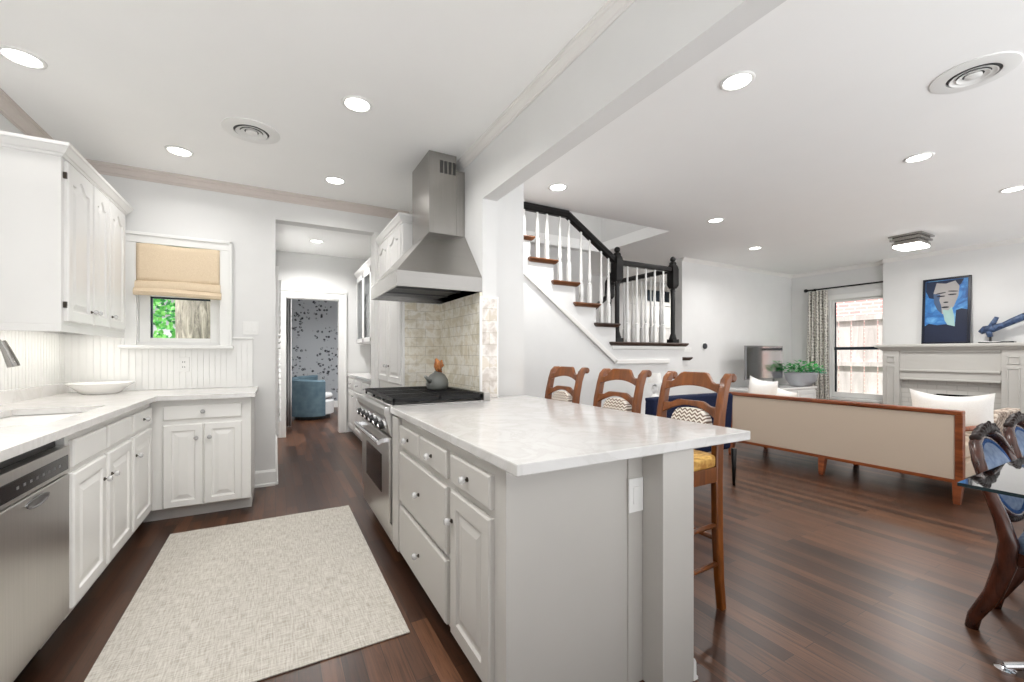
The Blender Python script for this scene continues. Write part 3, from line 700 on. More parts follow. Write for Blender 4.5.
# hood
t = thing('range_hood', 'tall stainless steel chimney hood over the gas range', 'range hood', (0.97, 3.15, 1.64))
HY0, HY1, HX = 2.72, 3.55, 0.672
m = MB(); q = lambda x0, y0, y1, z: [(x0, y0, z), (1.2695, y0, z), (1.2695, y1, z), (x0, y1, z)]
m.loft([q(HX, HY0, HY1, 1.645), q(HX, HY0, HY1, 1.745)], False, False)
m.loft([q(HX + .012, HY0 + .012, HY1 - .012, 1.645), q(HX + .012, HY0 + .012, HY1 - .012, 1.70)], False, False)
m.loft([q(HX, HY0, HY1, 1.645), q(HX + .012, HY0 + .012, HY1 - .012, 1.645)], False, False)
m.build('rim', 'hood_steel', t)
MB().loft([q(HX, HY0, HY1, 1.745), q(0.985, 3.03, 3.47, 2.105)], False, False).build('canopy', 'hood_steel', t)
m = MB().box(0.985, 1.20, 3.03, 3.47, 2.10, 2.707).box(1.20, 1.268, 3.03, 3.47, 2.10, 2.60); m.build('chimney', 'hood_steel_v', t, bevel=0.002)
m = MB()
for i in range(4): m.box(1.07 + i * 0.033, 1.093 + i * 0.033, 3.026, 3.032, 2.56, 2.65)
m.build('vent', 'steel_dark', t)
m = MB().box(HX + .012, 1.268, HY0 + .012, HY1 - .012, 1.698, 1.704)
for k in range(3):
    y0 = HY0 + 0.05 + k * 0.27
    for j in range(9): m.box(HX + 0.06, 1.22, y0 + j * 0.027, y0 + j * 0.027 + 0.012, 1.682, 1.70)
m.box(HX + 0.05, 1.23, HY0 + 0.30, HY0 + 0.315, 1.672, 1.70).box(HX + 0.05, 1.23, HY0 + 0.57, HY0 + 0.585, 1.672, 1.70)
m.build('filter', 'steel_dark', t)

# tiled splash
t = thing('tile_backsplash', 'cream marble subway tile splash around the range', 'backsplash', (1.26, 3.1, 0.9))
bx(1.252, 1.269, 2.72, 3.575, 0.902, 1.643).build('side_tiles', 'tile_side', t)
bx(0.945, 1.252, 3.560, 3.575, 0.902, 1.643).build('end_tiles', 'tile_end', t)
bx(1.262, 1.384, 2.704, 2.7155, 0.902, 1.60).build('jamb_tiles', 'tile_jamb', t)
m = MB().box(1.246, 1.262, 2.700, 2.722, 0.902, 1.61).box(1.246, 1.39, 2.700, 2.716, 1.60, 1.615).box(1.378, 1.388, 2.700, 2.716, 0.902, 1.60).box(0.932, 0.946, 3.556, 3.575, 0.902, 1.66)
m.build('edge_trim', 'china', t, bevel=0.003)

# tall cabinet beside range
t = thing('tall_cabinet', 'tall white cabinet between the range and the pantry opening', 'cabinet', (1.1, 4.0, 0))
bx(0.935, 1.268, 3.577, 4.495, 0.0, 2.33).build('body', 'cab', t, bevel=0.002)
tm = isl_map(0.935)
for a0, a1, ka in ((3.60, 4.03, 3.995), (4.05, 4.47, 4.085)):
    d = panel('upper_door', tm, a0, a1, 1.86, 2.30, 'cab', t, arch=0.04); crystal(tm, ka, 1.93, d)
    d = panel('lower_door', tm, a0, a1, 0.95, 1.83, 'cab', t); crystal(tm, ka, 1.10, d)
m = MB(); m.loft([[(1.265, 3.577 - d * .9, 2.315 + z), (0.935 - d, 3.577 - d * .9, 2.315 + z), (0.935 - d, 4.495, 2.315 + z), (1.265, 4.495, 2.315 + z)] for d, z in CC]).build('crown', 'cab', t)

# pantry passage furniture
t = thing('base_cabinet', 'white base cabinet with drawers along the pantry passage', 'cabinet', (1.2, 5.9, 0))
m = MB().box(1.0, 1.395, 4.68, 6.98, 0.08, 0.88).box(1.05, 1.395, 4.68, 6.98, 0, 0.08).build('body', 'cab', t)
pm = isl_map(1.0)
for k in range(4):
    a0 = 4.72 + k * 0.57
    dr = panel('drawer', pm, a0, a0 + 0.53, 0.70, 0.85, 'cab', t, 'flat'); crystal(pm, a0 + 0.26, 0.775, dr)
    d = panel('door', pm, a0, a0 + 0.53, 0.11, 0.67, 'cab', t); crystal(pm, a0 + 0.06, 0.6, d)
bx(0.97, 1.395, 4.68, 7.0, 0.88, 0.915).build('worktop', 'quartz', t, bevel=0.003)
t = thing('wall_cabinet', 'white glass-door upper cabinet along the pantry passage', 'cabinet', (1.25, 6.0, 1.34))
m = MB().box(1.12, 1.395, 4.68, 6.98, 1.36, 1.40).box(1.12, 1.395, 4.68, 6.98, 2.36, 2.40).box(1.38, 1.395, 4.68, 6.98, 1.40, 2.36).box(1.12, 1.395, 4.68, 4.70, 1.40, 2.36).box(1.12, 1.395, 6.96, 6.98, 1.40, 2.36).box(1.14, 1.38, 4.70, 6.96, 1.72, 1.735).box(1.14, 1.38, 4.70, 6.96, 2.04, 2.055)
m.build('body', 'cab', t)
for k in range(4):
    a0 = 4.70 + k * 0.57; m = MB()
    m.box(1.10, 1.12, a0, a0 + 0.055, 1.38, 2.38).box(1.10, 1.12, a0 + 0.505, a0 + 0.56, 1.38, 2.38).box(1.10, 1.12, a0, a0 + 0.56, 1.38, 1.44).box(1.10, 1.12, a0, a0 + 0.56, 2.30, 2.38)
    d = m.build('door', 'cab', t, bevel=0.003); bx(1.108, 1.112, a0 + 0.055, a0 + 0.505, 1.44, 2.30).build('door_glass', 'cab_glass', d)
MB().loft([[(1.395, 4.68, 2.39 + z), (1.11 - d, 4.68, 2.39 + z), (1.11 - d, 6.98, 2.39 + z), (1.395, 6.98, 2.39 + z)] for d, z in CC]).build('crown', 'cab', t)
t = thing('window_shutter', 'white louvred shutter on the left side of the pantry passage', 'shutter', (0.02, 6.0, 0.35))
m = MB().box(0.001, 0.03, 5.2, 5.26, 0.35, 2.15).box(0.001, 0.03, 6.55, 6.61, 0.35, 2.15).box(0.001, 0.03, 5.26, 6.55, 0.35, 0.42).box(0.001, 0.03, 5.26, 6.55, 2.08, 2.15); m.build('frame', 'blind', t)
m = MB()
for i in range(24):
    z = 0.45 + i * 0.067; m.prism([(0.004, z), (0.055, z + 0.03), (0.055, z + 0.036), (0.004, z + 0.006)], 'y', 5.27, 6.54)
m.build('louvres', 'blind', t)
t = thing('barrel_chair', 'teal velvet barrel chair in the wallpapered room', 'chair', (0.62, 8.95, 0))
m = MB(); n = 22
def arc(r, z, a0=PI * 0.40, a1=PI * 1.66): return [(0.62 + r * cos(a0 + (a1 - a0) * i / n), 8.95 + r * sin(a0 + (a1 - a0) * i / n), z + 0.0) for i in range(n + 1)]
hts = [0.80 - 0.07 * i / n for i in range(n + 1)]
o_ = arc(0.40, 0); i_ = arc(0.31, 0)
ringsA = []
for k in range(n + 1):
    h = hts[k]
    ringsA.append([(o_[k][0], o_[k][1], 0.07), (o_[k][0] * 1.0, o_[k][1], h - 0.03), ((o_[k][0] + i_[k][0]) / 2, (o_[k][1] + i_[k][1]) / 2, h), (i_[k][0], i_[k][1], h - 0.03), (i_[k][0], i_[k][1], 0.07)])
m.loft(ringsA).build('shell', 'teal', t, smooth='auto')
MB().lathe((0.64, 8.98, 0.07), [(0.31, 0), (0.36, 0.02), (0.36, 0.25), (0.30, 0.29)], 28).build('seat_base', 'cushion_grey', t, smooth='auto')
MB().lathe((0.66, 8.98, 0.36), [(0.25, 0), (0.31, 0.02), (0.32, 0.06), (0.29, 0.11), (0.0, 0.125)], 28).build('seat_cushion', 'cushion_grey', t, smooth=True)
MB().lathe((0.62, 8.95, 0), [(0.30, 0), (0.30, 0.07)], 24).build('plinth', 'black', t)
m = MB(); m.grid(lambda u, v: (0.125 + 0.11 * u + 0.0 * v, 7.95 + 0.035 * sin(u * 20), 0.02 + 2.38 * v), 40, 4)
dr_ = m.build('grey_curtain', 'drape', smooth=True, solid=0.004); tag(dr_, 'plain grey drape hanging inside the wallpapered room doorway', 'curtain')
tag(bx(0.1, 0.34, 7.94, 7.965, 2.40, 2.425).build('curtain_rail', 'newel'), 'dark rail carrying the plain grey drape in the far room', 'curtain rail')

# ------------------------------------------------------------------ ceiling fixtures
def downlight(loc, label, first=[None]):
    if first[0] is None:
        t = thing('recessed_ceiling_light', label, 'ceiling light', loc, 0, 'recessed ceiling lights')
        MB().lathe((0, 0, 0), [(0.088, 0.001), (0.086, -0.006), (0.074, -0.009), (0.068, -0.004), (0.066, 0.001)], 36).build('trim_ring', 'trim', t, local=True, smooth=True)
        MB().lathe((0, 0, 0), [(0.067, -0.0005), (0.066, -0.004), (0.0, -0.0045)], 36).build('lens', 'lamp', t, local=True)
        l = bpy.data.lights.new('downlight_lamp', 'AREA'); l.shape = 'DISK'; l.size = 0.13; l.energy = LAMP_W; l.spread = math.radians(SPREAD); l.color = (1, 0.985, 0.965)
        o = bpy.data.objects.new('downlight_lamp', l); C.objects.link(o); o.parent = t; o.location = (0, 0, -0.014)
        first[0] = t; return t
    return dup(first[0], loc, 0, label)
LS = [((-1.12, 3.09, CZ), 'recessed ceiling light above the left wall cabinet, at the photo edge'),
      ((0.43, 2.69, CZ), 'recessed ceiling light in the kitchen nearest the chimney hood'),
      ((-0.62, 3.95, CZ), 'recessed ceiling light in front of the kitchen window'),
      ((0.45, 3.96, CZ), 'recessed ceiling light just in front of the pantry opening'),
      ((2.22, 1.45, CZ), 'largest recessed ceiling light, beside the beam over the bar stools'),
      ((4.29, 1.34, CZ), 'recessed ceiling light between the round living room vent and the sofa'),
      ((5.86, 1.18, CZ), 'recessed ceiling light at the right photo edge below the round vent'),
      ((4.31, 3.07, CZ), 'recessed ceiling light closest to the bright stairwell opening'),
      ((5.92, 3.60, CZ), 'smallest recessed ceiling light, nearest the living room back wall'),
      ((2.22, 3.15, CZ), 'recessed ceiling light above the upper stair handrail'),
      ((0.48, 6.2, CZ), 'recessed ceiling light inside the pantry passage'),
      ((-0.45, 1.75, CZ), 'added unseen ceiling light over the sink side of the kitchen, nearest the camera'),  # extra lamp out of view, added to brighten the aisle and island fronts
      ((-0.15, 1.10, CZ), 'added unseen ceiling light over the near end of the rug'),  # second extra lamp out of view, more light for the aisle
      ((3.3, 4.25, 4.6), 'added unseen ceiling light at the top of the stairwell'),  # unseen lamp added to brighten the stair opening
      ((1.5, 8.0, CZ), 'added unseen ceiling light in the wallpapered room beyond the pantry'),  # unseen lamp added to lift the dark far room
      ((7.0, 5.5, CZ), 'added unseen ceiling light in the hall behind the staircase')]  # hidden lamp added to lighten the hall behind the balusters
for l_, b_ in LS: downlight(l_, b_)
for o in list(SC.objects):       # the lights close to the walls are dimmed
    if o.type == 'LIGHT' and o.parent and o.name.startswith('downlight') and o.parent.location.x < 1.0 and (o.parent.location.x < -1.0 or 3.9 < o.parent.location.y < 4.2):
        o.data = o.data.copy(); o.data.energy = LAMP_W * (0.08 if o.parent.location.x < -1.0 else 0.32)
def vent(loc, label, rx):
    t = thing('round_vent', label, 'air vent', loc, 0)
    MB().lathe((0, 0, 0), [(0.17, 0.001), (0.17, -0.006), (0.12, -0.014), (0.105, -0.012), (0.105, 0.001)], 40).build('flange', 'trim', t, local=True, smooth='auto')
    MB().lathe((0, 0, 0), [(0.105, 0.0005), (0.104, -0.004), (0.0, -0.004)], 32).build('throat', 'slot', t, local=True)
    for r in (0.080, 0.054): MB().lathe((0, 0, 0), [(r - 0.012, -0.006), (r + 0.006, -0.009), (r + 0.013, -0.017), (r + 0.009, -0.017), (r + 0.002, -0.011), (r - 0.012, -0.008), (r - 0.012, -0.006)], 32, 'z', False).build('cone', 'trim', t, local=True, smooth='auto')
    MB().lathe((0, 0, 0), [(0.033, -0.004), (0.035, -0.014), (0.028, -0.018), (0, -0.019)], 24).build('hub', 'trim', t, local=True, smooth='auto')
vent((-0.14, 3.36, CZ), 'round white ceiling vent in the kitchen', 1)
vent((3.27, 0.80, CZ), 'round white ceiling vent in the living room', 1)
t = thing('flush_ceiling_light', 'square tiered flush-mount light on the living room ceiling', 'ceiling light', (7.06, 2.28, 2.5))
m = MB()
for hx, z0, z1 in ((0.205, 2.688, 2.709), (0.165, 2.665, 2.688), (0.19, 2.642, 2.665), (0.15, 2.618, 2.642), (0.17, 2.59, 2.618)): m.box(7.06 - hx, 7.06 + hx, 2.28 - hx * 0.8, 2.28 + hx * 0.8, z0, z1)
m.build('tiered_frame', 'nickel', t, bevel=0.004)
m = MB().loft([[(7.06 + sx * a, 2.28 + sy * a * 0.8, z) for sx, sy in ((-1, -1), (1, -1), (1, 1), (-1, 1))] for a, z in ((0.152, 2.59), (0.162, 2.577), (0.158, 2.56), (0.12, 2.55))])
m.build('diffuser', 'lamp', t)
l = bpy.data.lights.new('flush_lamp', 'AREA'); l.shape = 'SQUARE'; l.size = 0.3; l.energy = 22; l.color = (1, 0.98, 0.95)
lo = bpy.data.objects.new('flush_lamp', l); C.objects.link(lo); lo.parent = t; lo.location = (0, 0, 0.04)

for o in list(SC.objects):       # brighter lamps in the pantry and the rooms behind
    if o.type == 'LIGHT' and o.parent and o.name.startswith('downlight') and o.parent.location.y > 5.0:
        o.data = o.data.copy(); o.data.energy = LAMP_W * (4.5 if o.parent.location.y > 7.5 else 2.4)
# ------------------------------------------------------------------ staircase
t = thing('staircase', 'white staircase with oak treads, white balusters and black handrails', 'staircase', (3.0, 4.0, 0))
TRE = [(3.30 - 0.275 * k, 1.545 + 0.2025 * k) for k in range(6)]     # (nosing x, top z)
LZ = 1.345; LX0, LX1 = 3.19, 4.35
# side wall under flight and landing
out = [(1.66, 0.0), (LX1, 0.0), (LX1, LZ - 0.03), (LX0 + 0.10, LZ - 0.03)]
for k, (nx, nz) in enumerate(TRE):
    ex = nx - 0.03
    out += [(ex, (LZ if k == 0 else TRE[k - 1][1]) - 0.03), (ex, nz - 0.03)]
out += [(1.66, TRE[-1][1] - 0.03)]
MB().prism(out, 'y', YS, YS + 0.06).build('side_panel', 'wall', t)
bx(LX1 - 0.06, LX1, YS + 0.06, 4.9, 0, LZ - 0.03).build('landing_panel', 'wall', t)
def strip(p0, p1, wdt, th, y):
    dx, dz = p1[0] - p0[0], p1[1] - p0[1]; l = math.hypot(dx, dz); nx, nz = -dz / l * wdt / 2, dx / l * wdt / 2
    return [(p0[0] + nx, p0[1] + nz), (p1[0] + nx, p1[1] + nz), (p1[0] - nx, p1[1] - nz), (p0[0] - nx, p0[1] - nz)]
m = MB().prism(strip((1.66, 2.325), (3.27, 1.125), 0.05, 0.02, YS), 'y', YS - 0.028, YS).prism(strip((3.24, 1.125), (4.10, 1.125), 0.045, 0.02, YS), 'y', YS - 0.028, YS)
m.build('skirt_moulding', 'crown', t, bevel=0.006)
m = MB().box(LX0 + 0.02, LX1 + 0.01, YS - 0.018, YS, 1.265, 1.315); m.build('cove_moulding', 'trim', t, bevel=0.006)
def nose(x0, x1, y0, y1, z):  # tread with bevelled underside returns
    m = MB(); m.loft([[(x0 + d, y0 + d, zz), (x1 - d, y0 + d, zz), (x1 - d, y1, zz), (x0 + d, y1, zz)] for d, zz in ((0.025, z - 0.042), (0.012, z - 0.03), (0.0, z - 0.012), (0.004, z))])
    return m
for k, (nx, nz) in enumerate(TRE):
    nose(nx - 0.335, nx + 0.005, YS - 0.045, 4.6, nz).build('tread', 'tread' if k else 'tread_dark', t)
    zl = LZ if k == 0 else TRE[k - 1][1]
    bx(nx - 0.045, nx - 0.03, YS + 0.06, 4.6, zl - 0.02, nz - 0.03).build('riser', 'trim', t)
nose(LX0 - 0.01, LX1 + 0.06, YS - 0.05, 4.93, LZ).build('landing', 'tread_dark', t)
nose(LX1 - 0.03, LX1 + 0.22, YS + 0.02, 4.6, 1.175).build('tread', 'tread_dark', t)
bx(LX1, LX1 + 0.17, YS + 0.06, 4.6, 0.0, 1.14).build('step_panel', 'wall', t)
# newels
NP = [(0.046, 0), (0.046, 0.05), (0.040, 0.06), (0.032, 0.085), (0.026, 0.10), (0.026, 0.52), (0.030, 0.53), (0.030, 0.545), (0.026, 0.56)]
def newel(x, y, z, h, name='newel_post'):
    m = MB(); k = h / 0.80
    m.box(x - 0.05, x + 0.05, y - 0.05, y + 0.05, z, z + 0.045)
    m.lathe((x, y, z), [(r, hh * k) for r, hh in NP], 18)
    m.loft([[(x + sx * a, y + sy * a, z + hh * k) for sx, sy in ((-1, -1), (1, -1), (1, 1), (-1, 1))] for a, hh in ((0.03, 0.56), (0.046, 0.59), (0.048, 0.60), (0.048, 0.76), (0.04, 0.79), (0.028, 0.81), (0.03, 0.82), (0.022, 0.835))])
    m.sphere((x, y, z + 0.862 * k), 0.034, 14, 10)
    return m.build(name, 'newel', t, smooth='auto')
YB = YS + 0.045
newel(3.335, YB, LZ, 0.955); newel(4.235, YB, LZ, 0.945); newel(4.235, 4.72, LZ, 0.945)
def baluster(x, y, z0, z1):
    h = z1 - z0; m = MB(); m.lathe((x, y, z0), [(0.017, 0), (0.017, 0.20)], 4)
    m.lathe((x, y, z0), [(0.019, 0.20), (0.021, 0.215), (0.012, 0.225), (0.018, 0.24), (0.020, 0.27), (0.015, 0.40), (0.011, 0.55), (0.010, h)], 10)
    return m.build('baluster', 'trim', t, smooth='auto')
def rail(p0, p1, w_=0.058, h_=0.06):
    P0, P1 = Vector(p0), Vector(p1); d = (P1 - P0).normalized(); sd = d.cross(Vector((0, 0, 1))).normalized(); up = sd.cross(d)
    prof = [(-0.5, -0.35), (-0.35, -0.5), (0.35, -0.5), (0.5, -0.35), (0.5, 0.1), (0.3, 0.5), (-0.3, 0.5), (-0.5, 0.1)]
    return MB().loft([[tuple(P + sd * a * w_ + up * b * h_) for a, b in prof] for P in (P0, P1)]).build('handrail', 'newel', t, bevel=0.004)
# sloping rail: from left newel up to just under the ceiling, then level
A = (3.30, YB, 2.25); Bp = (2.655, YB, 2.655); rail(A, Bp, 0.06, 0.075); rail((Bp[0] + 0.01, YB, 2.66), (1.66, YB, 2.66), 0.06, 0.075)
rail((3.38, YB, 2.235), (4.19, YB, 2.235)); rail((4.235, YB + 0.05, 2.235), (4.235, 4.67, 2.235)); rail((4.20, 4.72, 2.05), (3.6, 4.72, 1.60))
for k, (nx, nz) in enumerate(TRE):
    for dx in ((0.06, 0.165) if k == 0 else (0.05, 0.165)):
        x = nx - dx - 0.03; zt = 2.64 if x < Bp[0] else 2.25 + (3.30 - x) * (0.405 / 0.645) - 0.04
        if x > 1.7: baluster(x, YB, nz, zt)
for i in range(5): baluster(3.49 + i * 0.145, YB, LZ, 2.21)
for i in range(6): baluster(4.235, YB + 0.19 + i * 0.16, LZ, 2.21)
# bright objects on the walls
t = thing('thermostat', 'round dark thermostat on the living room back wall', 'thermostat', (6.05, 4.51, 1.34))
MB().lathe((6.05, 4.519, 1.34), [(0.062, 0), (0.06, -0.006), (0.05, -0.008)], 28, 'y').build('plate', 'plate', t, smooth='auto')
MB().lathe((6.05, 4.512, 1.34), [(0.046, 0), (0.046, -0.02), (0.04, -0.026), (0, -0.027)], 28, 'y').build('dial', 'slate', t, smooth='auto')
outlet('light_switch', 'white switch plate on the wall beside the stair landing', 'switch', 5.57, 5.74, 1.245, 1.325, 4.52, 3)

# ------------------------------------------------------------------ bar stools (local: seat towards -x, rear feet at x=0)
t = thing('bar_stool', 'nearest wooden ladder-back bar stool, at the near corner of the island', 'bar stool', (1.82, 1.46, 0), 0, 'bar stools at the island')
def stool_parts(t):
    K = dict(parent=t, local=True)
    cl = [(0.03, 0), (0.012, 0.15), (0.0, 0.35), (-0.004, 0.60), (0.0, 0.75), (0.018, 0.90), (0.042, 1.0), (0.062, 1.055), (0.085, 1.078), (0.108, 1.076)]
    for sy in (-1, 1):
        y = 0.172 * sy
        m = MB().bar([(x, y, z) for x, z in cl], [0.034] * 9 + [0.03], [0.032, 0.038, 0.046, 0.05, 0.05, 0.046, 0.042, 0.042, 0.036, 0.022])
        m.lathe((0.104, y - 0.02, 1.072), [(0.006, 0), (0.021, 0.002), (0.021, 0.038), (0.006, 0.04)], 12, 'y')
        m.build('rear_leg', 'stool', bevel=0.006, smooth='auto', **K)
        MB().lathe((-0.36, 0.19 * sy, 0), [(0.016, 0), (0.019, 0.03), (0.022, 0.45), (0.024, 0.66)], 12).build('front_leg', 'stool', smooth=True, **K)
    def slat(name, zb, zt, hump, arch, x0):
        m = MB(); rings = []
        N = 20
        for i in range(N + 1):
            s = -1 + 2 * i / N; y = s * 0.158; x = x0 + 0.028 * (1 - s * s) * 0.7
            u = abs(s); bump = 1 if u < 0.42 else (0 if u > 0.8 else 0.5 + 0.5 * cos(PI * (u - 0.42) / 0.38))
            top = zt + hump * bump; bot = zb + arch * (1 - s * s); lean = 0.22
            rings.append([(x - 0.011, y, bot), (x + 0.011, y, bot), (x + 0.011 + lean * (top - bot), y, top), (x - 0.011 + lean * (top - bot), y, top)])
        return m.loft(rings).build(name, 'stool', smooth='auto', bevel=0.004, **K)
    slat('crest_rail', 1.0, 1.045, 0.05, 0.028, 0.032); slat('back_slat', 0.88, 0.935, 0.02, 0.05, 0.010)
    m = MB(); rings = []
    for i in range(15):
        s = -1 + 2 * i / 14; y = -0.02 + s * 0.115; tz = 0.80 + 0.12 * (1 - s ** 4) ** 0.5
        rings.append([(-0.045, y, 0.775), (0.0, y, 0.775), (0.03 * 1, y, tz), (-0.01, y, tz)])
    m.loft(rings).build('back_pad', 'chevron', smooth='auto', **K)
    m = MB(); 
    def seat(u, v): return (-0.39 + 0.40 * u, (-1 + 2 * v) * (0.205 - 0.03 * u), 0.722 - 0.018 * (1 - (2 * u - 1) ** 2) * (1 - (2 * v - 1) ** 2))
    m.loft([[( -0.39, -0.205, z), (0.01, -0.178, z), (0.01, 0.178, z), (-0.39, 0.205, z)] for z in (0.665, 0.722)])
    m.build('seat', 'rush', bevel=0.016, seg=3, smooth='auto', **K)
    m = MB()
    m.box(-0.375, -0.01, -0.188, -0.166, 0.60, 0.668).box(-0.375, -0.01, 0.166, 0.188, 0.60, 0.668).box(-0.375, -0.35, -0.18, 0.18, 0.60, 0.668).box(-0.02, 0.005, -0.17, 0.17, 0.60, 0.668)
    m.build('seat_rail', 'stool', bevel=0.003, **K)
    for sy in (-1, 1):
        for z in (0.22, 0.40): MB().tube([(-0.36, 0.188 * sy, z), (0.0, 0.172 * sy, z)], 0.011, 8).build('stretcher', 'stool', smooth=True, **K)
    MB().tube([(-0.36, -0.19, 0.28), (-0.36, 0.19, 0.28)], 0.012, 8).build('stretcher', 'stool', smooth=True, **K)
    MB().tube([(0.0, -0.172, 0.33), (0.0, 0.172, 0.33)], 0.011, 8).build('stretcher', 'stool', smooth=True, **K)
stool_parts(t); t.scale = (1, 1, 1.02)
dup(t, (1.82, 1.99, 0), 0, 'middle wooden ladder-back bar stool of the three at the island')
dup(t, (1.82, 2.56, 0), 0, 'farthest wooden ladder-back bar stool, nearest the wall pier')

# ------------------------------------------------------------------ living room furniture
t = thing('sofa', 'long mahogany framed sofa with tan linen back, facing the fireplace', 'sofa', (5.2, 2.24, 0))
SY0_, SY1_ = 1.23, 3.25
def lean(x, z): return x
m = MB().loft([[(4.80 + 0.0, SY0_ + 0.05, z), (4.84, SY0_ + 0.05, z), (4.84, SY1_ - 0.05, z), (4.80, SY1_ - 0.05, z)] for z in (0.19, 0.715)]); m.build('back_panel', 'sofa_fab', t, bevel=0.008)
m = MB().box(4.79, 4.855, SY0_, SY1_, 0.715, 0.755); m.build('top_rail', 'sofa_wood', t, bevel=0.010)
for y in (SY0_, SY1_ - 0.05): MB().box(4.793, 4.85, y, y + 0.05, 0.17, 0.72).build('back_stile', 'sofa_wood', t, bevel=0.006)
bx(4.797, 4.85, SY0_ + 0.05, SY1_ - 0.05, 0.165, 0.195).build('bottom_rail', 'sofa_wood', t, bevel=0.004)
bx(4.84, 5.55, SY0_ + 0.02, SY1_ - 0.02, 0.19, 0.32).build('seat_frame', 'sofa_fab', t, bevel=0.01)
for k in range(3):
    y0 = SY0_ + 0.06 + k * 0.635; bx(4.98, 5.57, y0, y0 + 0.625, 0.32, 0.455).build('seat_cushion', 'sofa_fab', t, bevel=0.03, seg=3)
bx(4.845, 4.97, SY0_ + 0.06, SY1_ - 0.06, 0.32, 0.70).build('back_cushion', 'sofa_fab', t, bevel=0.03, seg=3)
for y in (SY0_ + 0.025, SY1_ - 0.025):
    MB().tube([(4.86, y, 0.60), (5.15, y, 0.585), (5.42, y, 0.575), (5.50, y, 0.55)], [(0.022, 0.02)] * 3 + [(0.018, 0.016)], 10).tube([(5.45, y, 0.56), (5.48, y, 0.45), (5.46, y, 0.20)], 0.02, 10).build('arm', 'sofa_wood', t, smooth=True)
for y in (SY0_ + 0.035, 2.24, SY1_ - 0.035):
    for x, fx in ((4.83, 4.80), (5.50, 5.52)):
        MB().loft([[(xx - a, y - a, z), (xx + a, y - a, z), (xx + a, y + a, z), (xx - a, y + a, z)] for a, xx, z in ((0.019, fx, 0), (0.022, fx, 0.03), (0.032, x, 0.19))]).build('leg', 'sofa_wood', t, bevel=0.003)
def pillow(name, lab, c, size, rz, tilt, mat, roll=0.0, bow=1.0):
    m = MB(); W, Hh, T = size; N = 14
    def f(s, u, v):
        a, b = 2 * u - 1, 2 * v - 1
        e = (1 - abs(a) ** 2.6) * (1 - abs(b) ** 2.6); th = T * (max(e, 0) ** 0.5) * 0.5
        kx = 1 - 0.10 * (1 - b * b) * 0.6; kz = 1 - 0.16 * bow * (1 - a * a)
        x, y, z = th * s, a * W / 2 * kx, b * Hh / 2 * kz
        y, z = y * cos(roll) - z * sin(roll), y * sin(roll) + z * cos(roll)
        x, z = x * cos(tilt) + z * sin(tilt), -x * sin(tilt) + z * cos(tilt)
        return (c[0] + x * cos(rz) - y * sin(rz), c[1] + x * sin(rz) + y * cos(rz), c[2] + z)
    for s in (1, -1): m.grid(lambda u, v: f(s, u, v), N, N)
    o = m.build(name, mat, smooth=True); tag(o, lab, 'pillow'); return o
pillow('throw_pillow', 'white lumbar pillow standing at the right end of the sofa', (5.34, 1.45, 0.672), (0.56, 0.42, 0.15), 0.0, -0.10, 'pillow', 0.0, 1.6)
pillow('throw_pillow', 'puffy white pillow behind the left end of the sofa back', (5.12, 3.03, 0.70), (0.34, 0.46, 0.22), 0.0, -0.10, 'pillow', 0.15)
pillow('throw_pillow', 'white pillow lying in front of the puffy one at the left sofa end', (5.38, 3.00, 0.66), (0.40, 0.34, 0.16), 0.0, -0.15, 'pillow', 0.35)
# navy chair
t = thing('slipper_chair', 'navy upholstered chair behind the nearest bar stool', 'chair', (3.15, 2.8, 0))
m = MB(); N = 12
m.loft([[(2.66 + 1.02 * i / N, 2.45 + 0.03 * sin(PI * i / N) + dy, z0) for i in range(N + 1)] + [(2.66 + 1.02 * i / N, 2.55 + 0.03 * sin(PI * i / N) + dy, z0) for i in range(N, -1, -1)] for z0, dy in ((0.34, 0.02), (0.82, -0.01), (0.85, 0.0))])
m.build('backrest', 'navy', t, bevel=0.012, smooth='auto')
bx(2.68, 3.70, 2.47, 2.98, 0.33, 0.47).build('seat', 'navy', t, bevel=0.03, seg=3)
for x, y in ((2.73, 2.47), (3.70, 2.45), (2.73, 2.94), (3.66, 2.94)): MB().lathe((x, y, 0), [(0.012, 0), (0.018, 0.15), (0.026, 0.34)], 12).build('leg', 'newel', t, smooth=True)
# white lamp on stand
t = thing('side_table', 'small white round table under the white lamp by the stair wall', 'table', (3.55, 3.25, 0))
MB().lathe((3.55, 3.25, 0), [(0.16, 0), (0.16, 0.02), (0.03, 0.04), (0.03, 0.44)], 24).build('pedestal', 'trim', t, smooth='auto')
MB().lathe((3.55, 3.25, 0.44), [(0.2, 0), (0.21, 0.01), (0.2, 0.03)], 32).build('table_top', 'trim', t, smooth='auto')
t = thing('table_lamp', 'white stacked-ball table lamp between the stools and stair wall', 'lamp', (3.55, 3.25, 0.471))
m = MB().lathe((3.55, 3.25, 0.471), [(0.06, 0), (0.06, 0.015), (0.015, 0.025), (0.015, 0.40)], 20)
for i, r in enumerate((0.05, 0.062, 0.05, 0.035)): m.sphere((3.55, 3.25, 0.535 + i * 0.10), (r, r, 0.052))
m.build('base', 'china', t, smooth='auto')
MB().lathe((3.55, 3.25, 0.90), [(0.075, 0), (0.055, 0.11), (0.05, 0.11), (0.07, 0)], 24).build('lamp_shade', 'pillow', t, smooth='auto')
